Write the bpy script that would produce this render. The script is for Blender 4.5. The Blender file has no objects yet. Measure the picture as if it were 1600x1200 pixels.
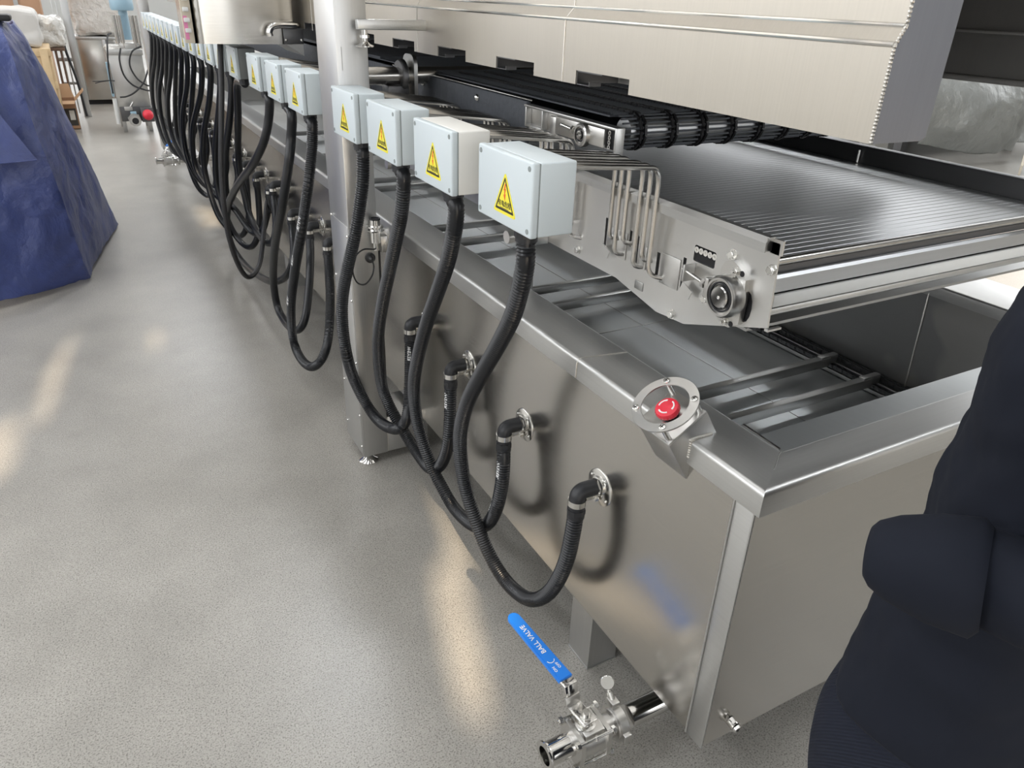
import bpy, bmesh, math, random
from math import pi, sin, cos, radians, sqrt
from mathutils import Vector, Matrix, noise
from mathutils.geometry import tessellate_polygon

SC = bpy.context.scene
COL = SC.collection
V = Vector

# ------------------------------------------------------------------ camera
cam_d = bpy.data.cameras.new('camera')
cam = bpy.data.objects.new('camera', cam_d)
COL.objects.link(cam)
# rows: world axes written in camera space (x right, y down, z forward)
MC = Matrix(((0.87781446, -0.47782092, 0.03359959),
             (-0.19549676, -0.42142094, -0.88554244),
             (0.43729028, 0.77077335, -0.46334183)))
rw = MC.transposed() @ Matrix(((1, 0, 0), (0, -1, 0), (0, 0, -1)))
cam.matrix_world = Matrix.Translation((0, 0, 1.5)) @ rw.to_4x4()
cam_d.sensor_fit = 'HORIZONTAL'
cam_d.sensor_width = 36.0
cam_d.lens = 1161.82 / 1600 * 36.0
cam_d.clip_start = 0.02
cam_d.clip_end = 200
SC.camera = cam

# ------------------------------------------------------------------ world, sun, exposure
SC.view_settings.view_transform = 'Standard'
SC.view_settings.look = 'None'
SC.view_settings.gamma = 1.0
SC.view_settings.use_curve_mapping = False
SC.view_settings.exposure = 0.75
w = bpy.data.worlds.new('overcast_sky')
SC.world = w
w.use_nodes = True
bg = w.node_tree.nodes['Background']
bg.inputs[0].default_value = (0.97, 0.985, 1.0, 1)
bg.inputs[1].default_value = 2.0
SUN = V((-0.22, -0.97, 0.0)).normalized() * cos(radians(29)) + V((0, 0, sin(radians(29))))
sd = bpy.data.lights.new('sun', 'SUN')
sd.energy = 5.0
sd.color = (1.0, 0.82, 0.60)
sd.angle = radians(0.45)
so = bpy.data.objects.new('sun', sd)
COL.objects.link(so)
so.rotation_euler = SUN.to_track_quat('Z', 'Y').to_euler()

# ------------------------------------------------------------------ materials
def new_mat(name):
    m = bpy.data.materials.new(name)
    m.use_nodes = True
    nt = m.node_tree
    return m, nt, nt.nodes['Principled BSDF'], nt.nodes, nt.links

def plain(name, col, rough=0.5, metal=0.0, spec=0.5, var=0.0, scale=20.0, bump=0.0, coat=0.0):
    m, nt, b, N, L = new_mat(name)
    b.inputs['Base Color'].default_value = (*col, 1)
    b.inputs['Roughness'].default_value = rough
    b.inputs['Metallic'].default_value = metal
    b.inputs['Specular IOR Level'].default_value = spec
    b.inputs['Coat Weight'].default_value = coat
    if var or bump:
        tc = N.new('ShaderNodeTexCoord')
        nz = N.new('ShaderNodeTexNoise')
        nz.inputs['Scale'].default_value = scale
        nz.inputs['Detail'].default_value = 5
        L.new(tc.outputs['Object'], nz.inputs['Vector'])
        if var:
            mx = N.new('ShaderNodeMix'); mx.data_type = 'RGBA'
            mx.inputs[6].default_value = (*[c * (1 - var) for c in col], 1)
            mx.inputs[7].default_value = (*[min(1, c * (1 + var)) for c in col], 1)
            L.new(nz.outputs['Fac'], mx.inputs[0])
            L.new(mx.outputs[2], b.inputs['Base Color'])
        if bump:
            bp = N.new('ShaderNodeBump')
            bp.inputs['Strength'].default_value = bump
            bp.inputs['Distance'].default_value = 0.01
            L.new(nz.outputs['Fac'], bp.inputs['Height'])
            L.new(bp.outputs['Normal'], b.inputs['Normal'])
    return m

def steel(name, col=(0.56, 0.55, 0.53), rough=0.25, stretch=(1, 1, 40), scale=6.0, rvar=0.08, bump=0.02, cloud=0.10, blotch=None):
    """brushed stainless steel; stretch: high value = across the brushing"""
    m, nt, b, N, L = new_mat(name)
    b.inputs['Metallic'].default_value = 1.0
    tc = N.new('ShaderNodeTexCoord')
    mp = N.new('ShaderNodeMapping')
    mp.inputs['Scale'].default_value = stretch
    L.new(tc.outputs['Object'], mp.inputs['Vector'])
    nz = N.new('ShaderNodeTexNoise')
    nz.inputs['Scale'].default_value = scale
    nz.inputs['Detail'].default_value = 6
    L.new(mp.outputs['Vector'], nz.inputs['Vector'])
    cl = N.new('ShaderNodeTexNoise')
    cl.inputs['Scale'].default_value = 3.0
    cl.inputs['Detail'].default_value = 3
    L.new(tc.outputs['Object'], cl.inputs['Vector'])
    mr = N.new('ShaderNodeMapRange')
    mr.inputs[3].default_value = rough - rvar
    mr.inputs[4].default_value = rough + rvar
    L.new(nz.outputs['Fac'], mr.inputs[0])
    ad = N.new('ShaderNodeMath'); ad.operation = 'MULTIPLY_ADD'
    L.new(cl.outputs['Fac'], ad.inputs[0])
    ad.inputs[1].default_value = cloud
    L.new(mr.outputs[0], ad.inputs[2])
    L.new(ad.outputs[0], b.inputs['Roughness'])
    mx = N.new('ShaderNodeMix'); mx.data_type = 'RGBA'
    mx.inputs[6].default_value = (*[c * 0.93 for c in col], 1)
    mx.inputs[7].default_value = (*[min(1, c * 1.07) for c in col], 1)
    L.new(nz.outputs['Fac'], mx.inputs[0])
    out = mx.outputs[2]
    if blotch:
        bl = N.new('ShaderNodeTexNoise')
        bl.inputs['Scale'].default_value = blotch[1]
        bl.inputs['Detail'].default_value = 2
        L.new(tc.outputs['Object'], bl.inputs['Vector'])
        rp = N.new('ShaderNodeValToRGB')
        rp.color_ramp.elements[0].position = 0.48
        rp.color_ramp.elements[1].position = 0.52
        L.new(bl.outputs['Fac'], rp.inputs[0])
        m2 = N.new('ShaderNodeMix'); m2.data_type = 'RGBA'
        m2.inputs[7].default_value = (*blotch[0], 1)
        L.new(rp.outputs[0], m2.inputs[0])
        L.new(out, m2.inputs[6])
        out = m2.outputs[2]
    L.new(out, b.inputs['Base Color'])
    if bump:
        bp = N.new('ShaderNodeBump')
        bp.inputs['Strength'].default_value = bump
        bp.inputs['Distance'].default_value = 0.005
        L.new(nz.outputs['Fac'], bp.inputs['Height'])
        L.new(bp.outputs['Normal'], b.inputs['Normal'])
    return m

M = {}
M['sheet'] = steel('brushed_steel_sheet', (0.58, 0.56, 0.525), 0.19, (1, 1, 60), 5, 0.04, 0.012, 0.06)
M['rim'] = steel('brushed_steel_rim', (0.60, 0.60, 0.59), 0.36, (60, 1, 60), 4, 0.06, 0.02, 0.06)
M['rim_x'] = steel('brushed_steel_rim_cross', (0.60, 0.60, 0.59), 0.36, (1, 60, 60), 4, 0.06, 0.02, 0.06)
M['hood'] = steel('brushed_steel_hood', (0.52, 0.485, 0.43), 0.36, (40, 60, 1), 5, 0.06, 0.02, 0.05)
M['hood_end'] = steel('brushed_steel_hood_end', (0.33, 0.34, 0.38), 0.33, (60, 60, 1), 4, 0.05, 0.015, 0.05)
M['post'] = steel('brushed_steel_post', (0.58, 0.58, 0.575), 0.36, (60, 60, 1), 4, 0.06, 0.015, 0.05)
M['plate'] = steel('satin_steel_plate', (0.66, 0.655, 0.64), 0.30, (1, 1, 1), 8, 0.05, 0.01, 0.10)
M['slat'] = steel('satin_steel_slat', (0.60, 0.61, 0.62), 0.36, (1, 30, 30), 3, 0.03, 0.0, 0.05)
M['dull'] = steel('dull_steel', (0.42, 0.42, 0.41), 0.36, (1, 30, 30), 5, 0.08, 0.03, 0.10)
M['floorpan'] = steel('tank_floor_steel', (0.50, 0.52, 0.525), 0.34, (40, 1, 1), 3, 0.06, 0.01, 0.12)
M['inner'] = steel('tank_inner_steel', (0.42, 0.41, 0.395), 0.45, (1, 1, 20), 2, 0.05, 0.01, 0.08, blotch=((0.33, 0.33, 0.33), 3.2))
M['hoodin'] = steel('hood_inner_steel', (0.34, 0.33, 0.32), 0.45, (30, 30, 1), 3, 0.06, 0.01, 0.1)
M['polish'] = steel('polished_steel', (0.70, 0.69, 0.67), 0.09, (1, 1, 1), 20, 0.03, 0.0, 0.04)
M['cast'] = steel('cast_steel', (0.62, 0.61, 0.59), 0.28, (1, 1, 1), 30, 0.04, 0.004, 0.05)
M['tube'] = steel('heater_tube_steel', (0.58, 0.565, 0.54), 0.20, (1, 1, 1), 30, 0.05, 0.01, 0.08)
M['bolt'] = steel('bolt_steel', (0.72, 0.71, 0.68), 0.18, (1, 1, 1), 30, 0.04, 0.0, 0.05)
M['weld'] = steel('weld_bead', (0.62, 0.60, 0.56), 0.30, (1, 1, 1), 200, 0.10, 0.3, 0.1)
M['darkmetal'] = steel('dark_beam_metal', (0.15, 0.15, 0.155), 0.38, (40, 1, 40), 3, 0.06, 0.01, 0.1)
M['blackgap'] = plain('black_opening', (0.012, 0.012, 0.014), 0.6)
M['belt'] = plain('dark_mesh_belt', (0.060, 0.066, 0.078), 0.62, 0.1, var=0.3, scale=60, bump=0.2)
M['beltrod'] = plain('belt_rod_metal', (0.13, 0.14, 0.155), 0.5, 0.5)
M['link'] = plain('dark_link', (0.03, 0.03, 0.032), 0.35, 0.7)
M['box'] = plain('pale_enclosure_paint', (0.60, 0.665, 0.695), 0.38, var=0.03, scale=4)
M['boxsunlit'] = plain('sunlit_enclosure_paint', (0.78, 0.77, 0.73), 0.38)  # enclosure colour whitened to stand for sunlight on the housing sides
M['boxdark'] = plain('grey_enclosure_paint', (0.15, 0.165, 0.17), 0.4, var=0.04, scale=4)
M['gasket'] = plain('gasket_line', (0.25, 0.28, 0.28), 0.6)
M['yellow'] = plain('warning_yellow', (0.86, 0.76, 0.05), 0.4)
M['black_ink'] = plain('black_ink', (0.02, 0.018, 0.01), 0.5)
M['red_ink'] = plain('red_ink', (0.75, 0.10, 0.03), 0.5)
M['white_ink'] = plain('white_print', (0.80, 0.80, 0.80), 0.5)
M['hose'] = plain('black_conduit_plastic', (0.0085, 0.0095, 0.012), 0.33, spec=0.45)
M['plastic'] = plain('black_fitting_plastic', (0.014, 0.015, 0.018), 0.42, bump=0.05, scale=300)
M['cable'] = plain('black_cable_rubber', (0.015, 0.015, 0.017), 0.45)
M['redbtn'] = plain('red_button_plastic', (0.72, 0.03, 0.055), 0.33)
M['blue'] = plain('blue_vinyl_grip', (0.012, 0.20, 0.72), 0.42)
M['tarp'] = plain('blue_tarpaulin', (0.040, 0.060, 0.20), 0.38, spec=0.6, var=0.30, scale=9, bump=0.5)
M['greytarp'] = plain('silver_tarpaulin', (0.30, 0.31, 0.30), 0.36, 0.25, var=0.12, scale=2.2, bump=1.0)
M['wood'] = plain('pale_wood', (0.62, 0.46, 0.27), 0.6, var=0.18, scale=14)
M['palewood'] = plain('weathered_pale_wood', (0.60, 0.54, 0.44), 0.6, var=0.12, scale=14)
M['carton'] = plain('brown_cardboard', (0.47, 0.28, 0.17), 0.75, var=0.07, scale=6)
M['cartonin'] = plain('cardboard_inside', (0.55, 0.36, 0.22), 0.75, var=0.07, scale=6)
M['cartonblk'] = plain('printed_black_card', (0.06, 0.055, 0.05), 0.6)
M['paper'] = plain('white_paper', (0.75, 0.75, 0.73), 0.6)
M['wrap'] = plain('stretch_wrap_film', (0.72, 0.70, 0.66), 0.16, spec=0.9, var=0.22, scale=16, bump=0.9, coat=0.6)
M['whitesheet'] = plain('white_sheet_wrap', (0.62, 0.60, 0.57), 0.45, var=0.08, scale=8, bump=0.4)
M['bluemotor'] = plain('pale_blue_motor_paint', (0.30, 0.45, 0.55), 0.35)
M['orange'] = plain('dark_orange_wood', (0.16, 0.10, 0.07), 0.6, var=0.15, scale=10)
M['jacket'] = plain('navy_jacket_cloth', (0.0065, 0.0085, 0.0155), 0.85, spec=0.25, var=0.25, scale=7, bump=0.12)
M['trouser'] = plain('dark_corduroy', (0.014, 0.017, 0.028), 0.85, spec=0.2)
M['skin'] = plain('skin', (0.55, 0.33, 0.23), 0.5, var=0.05)
M['hair'] = plain('black_hair', (0.012, 0.010, 0.010), 0.5)
M['shoe'] = plain('black_shoe_leather', (0.02, 0.02, 0.02), 0.4)
M['wall'] = plain('painted_hall_wall', (0.62, 0.62, 0.60), 0.8, var=0.05, scale=1)
M['roof'] = plain('roof_sheet', (0.55, 0.56, 0.57), 0.7, var=0.05, scale=1)
M['truss'] = plain('roof_truss_paint', (0.35, 0.36, 0.38), 0.5)
M['rubber'] = plain('dark_grommet_rubber', (0.02, 0.02, 0.02), 0.35)
M['pvc'] = plain('grey_cable', (0.05, 0.05, 0.055), 0.4)
M['whiteplast'] = plain('white_plastic_strip', (0.74, 0.75, 0.74), 0.35, var=0.04, scale=30)
M['pink'] = plain('pink_tape', (0.75, 0.25, 0.45), 0.5)

def wrinkled(m, dist=0.03, sc=4.0):
    nt = m.node_tree; N = nt.nodes; L = nt.links
    tc = N.new('ShaderNodeTexCoord'); n1 = N.new('ShaderNodeTexNoise'); n1.inputs['Scale'].default_value = sc
    n1.inputs['Detail'].default_value = 8; n1.inputs['Distortion'].default_value = 0.3; n1.inputs['Roughness'].default_value = .55
    L.new(tc.outputs['Object'], n1.inputs['Vector'])
    v1 = N.new('ShaderNodeTexVoronoi'); v1.feature = 'DISTANCE_TO_EDGE'; v1.inputs['Scale'].default_value = sc * .9
    vm = N.new('ShaderNodeVectorMath'); vm.operation = 'MULTIPLY_ADD'; vm.inputs[1].default_value = (.22, .22, .22)
    L.new(n1.outputs['Color'], vm.inputs[0]); L.new(tc.outputs['Object'], vm.inputs[2]); L.new(vm.outputs[0], v1.inputs['Vector'])
    ad = N.new('ShaderNodeMath'); ad.operation = 'MULTIPLY_ADD'; ad.inputs[1].default_value = .5
    L.new(v1.outputs['Distance'], ad.inputs[0]); L.new(n1.outputs['Fac'], ad.inputs[2])
    bp = N.new('ShaderNodeBump'); bp.inputs['Strength'].default_value = .75; bp.inputs['Distance'].default_value = dist
    L.new(ad.outputs[0], bp.inputs['Height']); L.new(bp.outputs['Normal'], N['Principled BSDF'].inputs['Normal'])
wrinkled(M['tarp'], .045, 4.0); wrinkled(M['greytarp'], .10, 2.2); wrinkled(M['wrap'], .05, 9.0)
# corduroy ribs
def cord():
    m = M['trouser']; nt = m.node_tree; N = nt.nodes; L = nt.links
    tc = N.new('ShaderNodeTexCoord')
    wv = N.new('ShaderNodeTexWave'); wv.wave_type = 'BANDS'; wv.bands_direction = 'DIAGONAL'
    wv.inputs['Scale'].default_value = 90
    L.new(tc.outputs['Object'], wv.inputs['Vector'])
    bp = N.new('ShaderNodeBump'); bp.inputs['Strength'].default_value = 0.5; bp.inputs['Distance'].default_value = 0.004
    L.new(wv.outputs['Fac'], bp.inputs['Height'])
    L.new(bp.outputs['Normal'], N['Principled BSDF'].inputs['Normal'])
cord()

def floor_mat():
    m, nt, b, N, L = new_mat('polished_concrete_floor')
    tc = N.new('ShaderNodeTexCoord')
    def nz(s, d=4):
        n = N.new('ShaderNodeTexNoise'); n.inputs['Scale'].default_value = s; n.inputs['Detail'].default_value = d
        L.new(tc.outputs['Object'], n.inputs['Vector']); return n
    big = nz(0.9, 5); mid = nz(5, 5); fine = nz(260, 2)
    vo = N.new('ShaderNodeTexVoronoi'); vo.inputs['Scale'].default_value = 330
    L.new(tc.outputs['Object'], vo.inputs['Vector'])
    r1 = N.new('ShaderNodeValToRGB')
    r1.color_ramp.elements[0].position = 0.30; r1.color_ramp.elements[0].color = (0.32, 0.304, 0.275, 1)
    r1.color_ramp.elements[1].position = 0.70; r1.color_ramp.elements[1].color = (0.41, 0.392, 0.357, 1)
    L.new(big.outputs['Fac'], r1.inputs[0])
    r2 = N.new('ShaderNodeValToRGB')
    r2.color_ramp.elements[0].position = 0.22; r2.color_ramp.elements[0].color = (0.80, 0.80, 0.80, 1)
    r2.color_ramp.elements[1].position = 0.65; r2.color_ramp.elements[1].color = (1.0, 1.0, 1.0, 1)
    L.new(mid.outputs['Fac'], r2.inputs[0])
    m1 = N.new('ShaderNodeMix'); m1.data_type = 'RGBA'; m1.blend_type = 'MULTIPLY'; m1.inputs[0].default_value = 0.75
    L.new(r1.outputs[0], m1.inputs[6]); L.new(r2.outputs[0], m1.inputs[7])
    # aggregate speckle: dark grains, a few light ones
    r3 = N.new('ShaderNodeValToRGB')
    r3.color_ramp.elements[0].position = 0.33; r3.color_ramp.elements[0].color = (0.36, 0.35, 0.34, 1)
    r3.color_ramp.elements[1].position = 0.48; r3.color_ramp.elements[1].color = (1, 1, 1, 1)
    e = r3.color_ramp.elements.new(0.74); e.color = (1.45, 1.42, 1.36, 1)
    e = r3.color_ramp.elements.new(0.66); e.color = (1, 1, 1, 1)
    L.new(fine.outputs['Fac'], r3.inputs[0])
    m2 = N.new('ShaderNodeMix'); m2.data_type = 'RGBA'; m2.blend_type = 'MULTIPLY'; m2.inputs[0].default_value = 0.8
    L.new(m1.outputs[2], m2.inputs[6]); L.new(r3.outputs[0], m2.inputs[7])
    m3 = N.new('ShaderNodeMix'); m3.data_type = 'RGBA'; m3.blend_type = 'MULTIPLY'; m3.inputs[0].default_value = 0.30
    r4 = N.new('ShaderNodeValToRGB')
    r4.color_ramp.elements[0].position = 0.0; r4.color_ramp.elements[0].color = (0.5, 0.5, 0.5, 1)
    r4.color_ramp.elements[1].position = 1.0; r4.color_ramp.elements[1].color = (1.3, 1.3, 1.3, 1)
    L.new(vo.outputs['Color'], r4.inputs[0])
    L.new(m2.outputs[2], m3.inputs[6]); L.new(r4.outputs[0], m3.inputs[7])
    L.new(m3.outputs[2], b.inputs['Base Color'])
    mr = N.new('ShaderNodeMapRange'); mr.inputs[3].default_value = 0.30; mr.inputs[4].default_value = 0.37
    L.new(mid.outputs['Fac'], mr.inputs[0]); L.new(mr.outputs[0], b.inputs['Roughness'])
    b.inputs['Specular IOR Level'].default_value = 0.45
    return m
M['floor'] = floor_mat()
LAMP, _nt, _b, _N, _L = new_mat('lamp_diffuser')
_b.inputs['Emission Color'].default_value = (.93, .96, 1, 1)
_b.inputs['Emission Strength'].default_value = 75.0

# ------------------------------------------------------------------ mesh helpers
class MB:
    def __init__(s):
        s.v = []; s.f = []
    def add(s, vs, fs):
        o = len(s.v); s.v += [tuple(p) for p in vs]; s.f += [tuple(i + o for i in f) for f in fs]
        return s
    def frombm(s, bm, mat=None):
        bm.verts.index_update()
        vs = [(mat @ v.co) if mat else v.co.copy() for v in bm.verts]
        s.add(vs, [[v.index for v in f.verts] for f in bm.faces]); bm.free(); return s
    def box(s, x0, x1, y0, y1, z0, z1, bev=0.0, seg=2, mat=None):
        bm = bmesh.new(); bmesh.ops.create_cube(bm, size=1)
        sx, sy, sz = x1 - x0, y1 - y0, z1 - z0
        for v in bm.verts:
            v.co = V((x0 + (v.co.x + .5) * sx, y0 + (v.co.y + .5) * sy, z0 + (v.co.z + .5) * sz))
        if bev:
            bmesh.ops.bevel(bm, geom=bm.edges[:], offset=min(bev, .49 * min(abs(sx), abs(sy), abs(sz))), segments=seg, profile=.5, affect='EDGES')
        return s.frombm(bm, mat)
    def obox(s, c, ax, ay, az, hx, hy, hz, bev=0.0, seg=2):
        """box with its own axes"""
        ax, ay, az = V(ax).normalized(), V(ay).normalized(), V(az).normalized()
        R = Matrix((ax, ay, az)).transposed().to_4x4(); R.translation = V(c)
        return s.box(-hx, hx, -hy, hy, -hz, hz, bev, seg, R)
    def cyl(s, p0, p1, r0, r1=None, n=20, caps=True, ph=0.0):
        if r1 is None: r1 = r0
        p0, p1 = V(p0), V(p1); d = (p1 - p0).normalized()
        a = d.orthogonal().normalized(); b = d.cross(a)
        vs = []
        for p, r in ((p0, r0), (p1, r1)):
            for i in range(n):
                t = 2 * pi * i / n + ph; vs.append(p + (a * cos(t) + b * sin(t)) * r)
        fs = [(i, (i + 1) % n, n + (i + 1) % n, n + i) for i in range(n)]
        if caps: fs += [tuple(range(n - 1, -1, -1)), tuple(range(n, 2 * n))]
        return s.add(vs, fs)
    def ring(s, c, ax, ro, ri, h, n=32):
        """flat annulus of thickness h starting at c along ax"""
        return s.lathe(c, ax, [(ri, 0), (ro, 0), (ro, h), (ri, h)], n, closed=True)
    def lathe(s, c, ax, prof, n=28, closed=False, caps=True):
        c = V(c); d = V(ax).normalized(); a = d.orthogonal().normalized(); b = d.cross(a)
        vs = []; m = len(prof)
        for (r, h) in prof:
            for i in range(n):
                t = 2 * pi * i / n; vs.append(c + d * h + (a * cos(t) + b * sin(t)) * max(r, 1e-5))
        fs = []
        for k in range(m if closed else m - 1):
            k2 = (k + 1) % m
            for i in range(n):
                j = (i + 1) % n; fs.append((k * n + i, k * n + j, k2 * n + j, k2 * n + i))
        if not closed and caps: fs += [tuple(range(n - 1, -1, -1)), tuple(range((m - 1) * n, m * n))]
        return s.add(vs, fs)
    def tube(s, pts, r, n=14, caps=True, closed=False):
        pts = [V(p) for p in pts]; m = len(pts)
        rf = r if callable(r) else (lambda i: r)
        T = []
        for i in range(m):
            a = pts[(i - 1) % m] if (closed or i > 0) else pts[0]
            b = pts[(i + 1) % m] if (closed or i < m - 1) else pts[-1]
            T.append((b - a).normalized())
        nrm = T[0].orthogonal().normalized(); vs = []
        for i in range(m):
            nrm = (nrm - T[i] * nrm.dot(T[i])).normalized(); bi = T[i].cross(nrm)
            for k in range(n):
                t = 2 * pi * k / n; vs.append(pts[i] + (nrm * cos(t) + bi * sin(t)) * rf(i))
        fs = []
        for i in range(m if closed else m - 1):
            i2 = (i + 1) % m
            for k in range(n):
                k2 = (k + 1) % n; fs.append((i * n + k, i * n + k2, i2 * n + k2, i2 * n + k))
        if caps and not closed: fs += [tuple(range(n - 1, -1, -1)), tuple(range((m - 1) * n, m * n))]
        return s.add(vs, fs)
    def prism(s, loops, fn, d0, d1):
        """loops of 2-D points (first outer, others holes); fn(u, v, d) -> point"""
        flat = [p for lp in loops for p in lp]
        tris = tessellate_polygon([[V((p[0], p[1], 0)) for p in lp] for lp in loops])
        n = len(flat)
        vs = [fn(u, v, d0) for u, v in flat] + [fn(u, v, d1) for u, v in flat]
        fs = [tuple(t) for t in tris] + [tuple(i + n for i in reversed(t)) for t in tris]
        o = 0
        for lp in loops:
            k = len(lp)
            for i in range(k):
                a, b = o + i, o + (i + 1) % k; fs.append((a, b, b + n, a + n))
            o += k
        return s.add(vs, fs)
    def loft(s, rings, caps=True):
        n = len(rings[0]); vs = [p for r in rings for p in r]; fs = []
        for i in range(len(rings) - 1):
            for k in range(n):
                k2 = (k + 1) % n; fs.append((i * n + k, i * n + k2, (i + 1) * n + k2, (i + 1) * n + k))
        if caps: fs += [tuple(range(n - 1, -1, -1)), tuple(range((len(rings) - 1) * n, len(rings) * n))]
        return s.add(vs, fs)
    def sphere(s, c, r, n=12, sc=(1, 1, 1)):
        bm = bmesh.new(); bmesh.ops.create_uvsphere(bm, u_segments=n, v_segments=max(6, n // 2 + 1), radius=r)
        for v in bm.verts: v.co = V((v.co.x * sc[0], v.co.y * sc[1], v.co.z * sc[2])) + V(c)
        return s.frombm(bm)
    def hexbolt(s, c, ax, r=0.009, h=0.006, washer=True):
        c = V(c); d = V(ax).normalized()
        if washer: s.cyl(c, c + d * 0.0015, r * 1.25, n=20); c = c + d * 0.0015
        s.cyl(c, c + d * h, r, n=6); s.cyl(c + d * h, c + d * (h + .0006), r * .8, r * .7, n=18); return s
    def build(s, name, mat, parent=None, ang=35, recalc=True):
        me = bpy.data.meshes.new(name); me.from_pydata(s.v, [], s.f)
        if recalc:
            bm = bmesh.new(); bm.from_mesh(me); bmesh.ops.recalc_face_normals(bm, faces=bm.faces[:]); bm.to_mesh(me); bm.free()
        me.shade_smooth(); me.set_sharp_from_angle(angle=radians(ang))
        me.materials.append(mat if not isinstance(mat, str) else M[mat])
        o = bpy.data.objects.new(name, me); COL.objects.link(o)
        if parent is not None:
            o.parent = parent
            o.matrix_parent_inverse = Matrix.Translation(-V(WORLDLOC(parent)))
        return o

def WORLDLOC(o):
    p = V(o.location) if o.type == 'EMPTY' else V((0, 0, 0))
    return p
def thing(name, label, cat, loc=(0, 0, 0), group=None, kind=None):
    o = bpy.data.objects.new(name, None); COL.objects.link(o)
    o.location = loc; o.empty_display_size = .05
    o['label'] = label; o['category'] = cat
    if group: o['group'] = group
    if kind: o['kind'] = kind
    return o
def tag(o, label, cat, group=None, kind=None):
    o['label'] = label; o['category'] = cat
    if group: o['group'] = group
    if kind: o['kind'] = kind
    return o
def struct(o, label, cat):
    return tag(o, label, cat, kind='structure')
def children(o): return [c for c in bpy.data.objects if c.parent == o]
def catmull(P, sub=8):
    P = [V(p) for p in P]; out = []
    Q = [2 * P[0] - P[1]] + P + [2 * P[-1] - P[-2]]
    for i in range(1, len(Q) - 2):
        a, b, c, d = Q[i - 1], Q[i], Q[i + 1], Q[i + 2]
        for k in range(sub):
            t = k / sub
            out.append(.5 * ((2 * b) + (c - a) * t + (2 * a - 5 * b + 4 * c - d) * t * t + (3 * b - a - 3 * c + d) * t ** 3))
    out.append(P[-1]); return out
def resample(P, step):
    P = [V(p) for p in P]; out = [P[0]]; acc = 0.0
    for a, b in zip(P, P[1:]):
        L = (b - a).length; pos = step - acc
        while pos <= L:
            out.append(a.lerp(b, pos / L)); pos += step
        acc = (acc + L) % step if L > 0 else acc
    if (out[-1] - P[-1]).length > step * .4: out.append(P[-1])
    return out
def fillet(P, r, k=5):
    P = [V(p) for p in P]; out = [P[0]]
    for i in range(1, len(P) - 1):
        a, b, c = P[i - 1], P[i], P[i + 1]; u, v_ = (a - b), (c - b)
        rr = min(r, u.length * .48, v_.length * .48); p0 = b + u.normalized() * rr; p1 = b + v_.normalized() * rr
        for j in range(k + 1):
            t = j / k; out.append(p0 * (1 - t) ** 2 + b * 2 * t * (1 - t) + p1 * t ** 2)
    out.append(P[-1]); return out
FX = lambda x: (lambda u, v, d: (x + d, u, v))       # polygon in (y, z), extruded along x
FY = lambda y: (lambda u, v, d: (u, y + d, v))       # polygon in (x, z), extruded along y
FZ = lambda z: (lambda u, v, d: (u, v, z + d))       # polygon in (x, y), extruded along z
def rect(a0, a1, b0, b1): return [(a0, b0), (a1, b0), (a1, b1), (a0, b1)]
def rrect(a0, a1, b0, b1, r, n=4):
    out = []
    for cx, cy, t0 in ((a1 - r, b1 - r, 0), (a0 + r, b1 - r, 90), (a0 + r, b0 + r, 180), (a1 - r, b0 + r, 270)):
        for k in range(n + 1):
            t = radians(t0 + 90 * k / n); out.append((cx + r * cos(t), cy + r * sin(t)))
    return out
def text_mesh(s, size, align='CENTER', bold=0.0):
    """outline of a line of text as (verts 2-D, faces)"""
    c = bpy.data.curves.new('txt', 'FONT'); c.body = s; c.size = size; c.align_x = align; c.align_y = 'CENTER'
    c.resolution_u = 2; c.offset = bold
    o = bpy.data.objects.new('txt', c); COL.objects.link(o)
    dg = bpy.context.evaluated_depsgraph_get(); dg.update()
    me = bpy.data.meshes.new_from_object(o.evaluated_get(dg))
    vs = [(v.co.x, v.co.y) for v in me.vertices]; fs = [tuple(p.vertices) for p in me.polygons]
    bpy.data.objects.remove(o); bpy.data.curves.remove(c); bpy.data.meshes.remove(me)
    return vs, fs

# ------------------------------------------------------------------ the hall
X0, X1, Y0, Y1, ZR = -9.0, 15.0, -8.0, 30.0, 8.5
o = MB().box(X0, X1, Y0, Y1, -0.1, 0).build('floor', 'floor'); struct(o, 'speckled polished grey concrete floor of the hall', 'floor')
# openings added to the near wall, shaped to cast the sun patches on the floor
def back(P):
    t = (Y0 - P[1]) / SUN.y; return (P[0] + SUN.x * t, SUN.z * t)
patches = [
    [(-.225, 3.92), (-.30, 3.30), (-.35, 2.98), (-.39, 2.93), (-.345, 3.46)],
    [(-.448, 3.08), (-.44, 2.74), (-.475, 2.60), (-.56, 2.6), (-.55, 3.0)],
    [(.80, 2.0), (.79, 1.6), (.72, 1.48), (.67, 1.34), (.60, 1.10), (.56, 1.04), (.50, 1.08), (.55, 1.29), (.62, 1.54), (.72, 1.65)],
    [(.62, 6.1), (.76, 5.9), (.73, 5.46), (.60, 5.46)],
    [(.09, 3.78), (.13, 3.68), (.106, 3.49), (.075, 3.50)],
    [(4.2, 1.6), (7.6, 1.6), (7.6, 3.4), (4.2, 3.2)],
]
holes = [[back(p) for p in pl] for pl in patches]
holes += [rect(x, x + 3.6, .8, 3.8) for x in (-4.2, 0, 4.2)]  # windows added to brighten the faces turned towards the near wall
o = MB().prism([rect(X0, X1, 0, ZR)] + holes, FY(Y0), -.02, .0).build('wall_near', 'wall'); struct(o, 'plain painted hall wall behind the camera with added openings that shape the sun patches and let in fill light', 'wall')
lw = [[(y, 1.6), (y + 4.2, 1.6), (y + 4.2, 6.5), (y, 6.5)] for y in (-6.5, -1.5, 3.5, 8.5, 13.5, 18.5, 23.5)]
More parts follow.
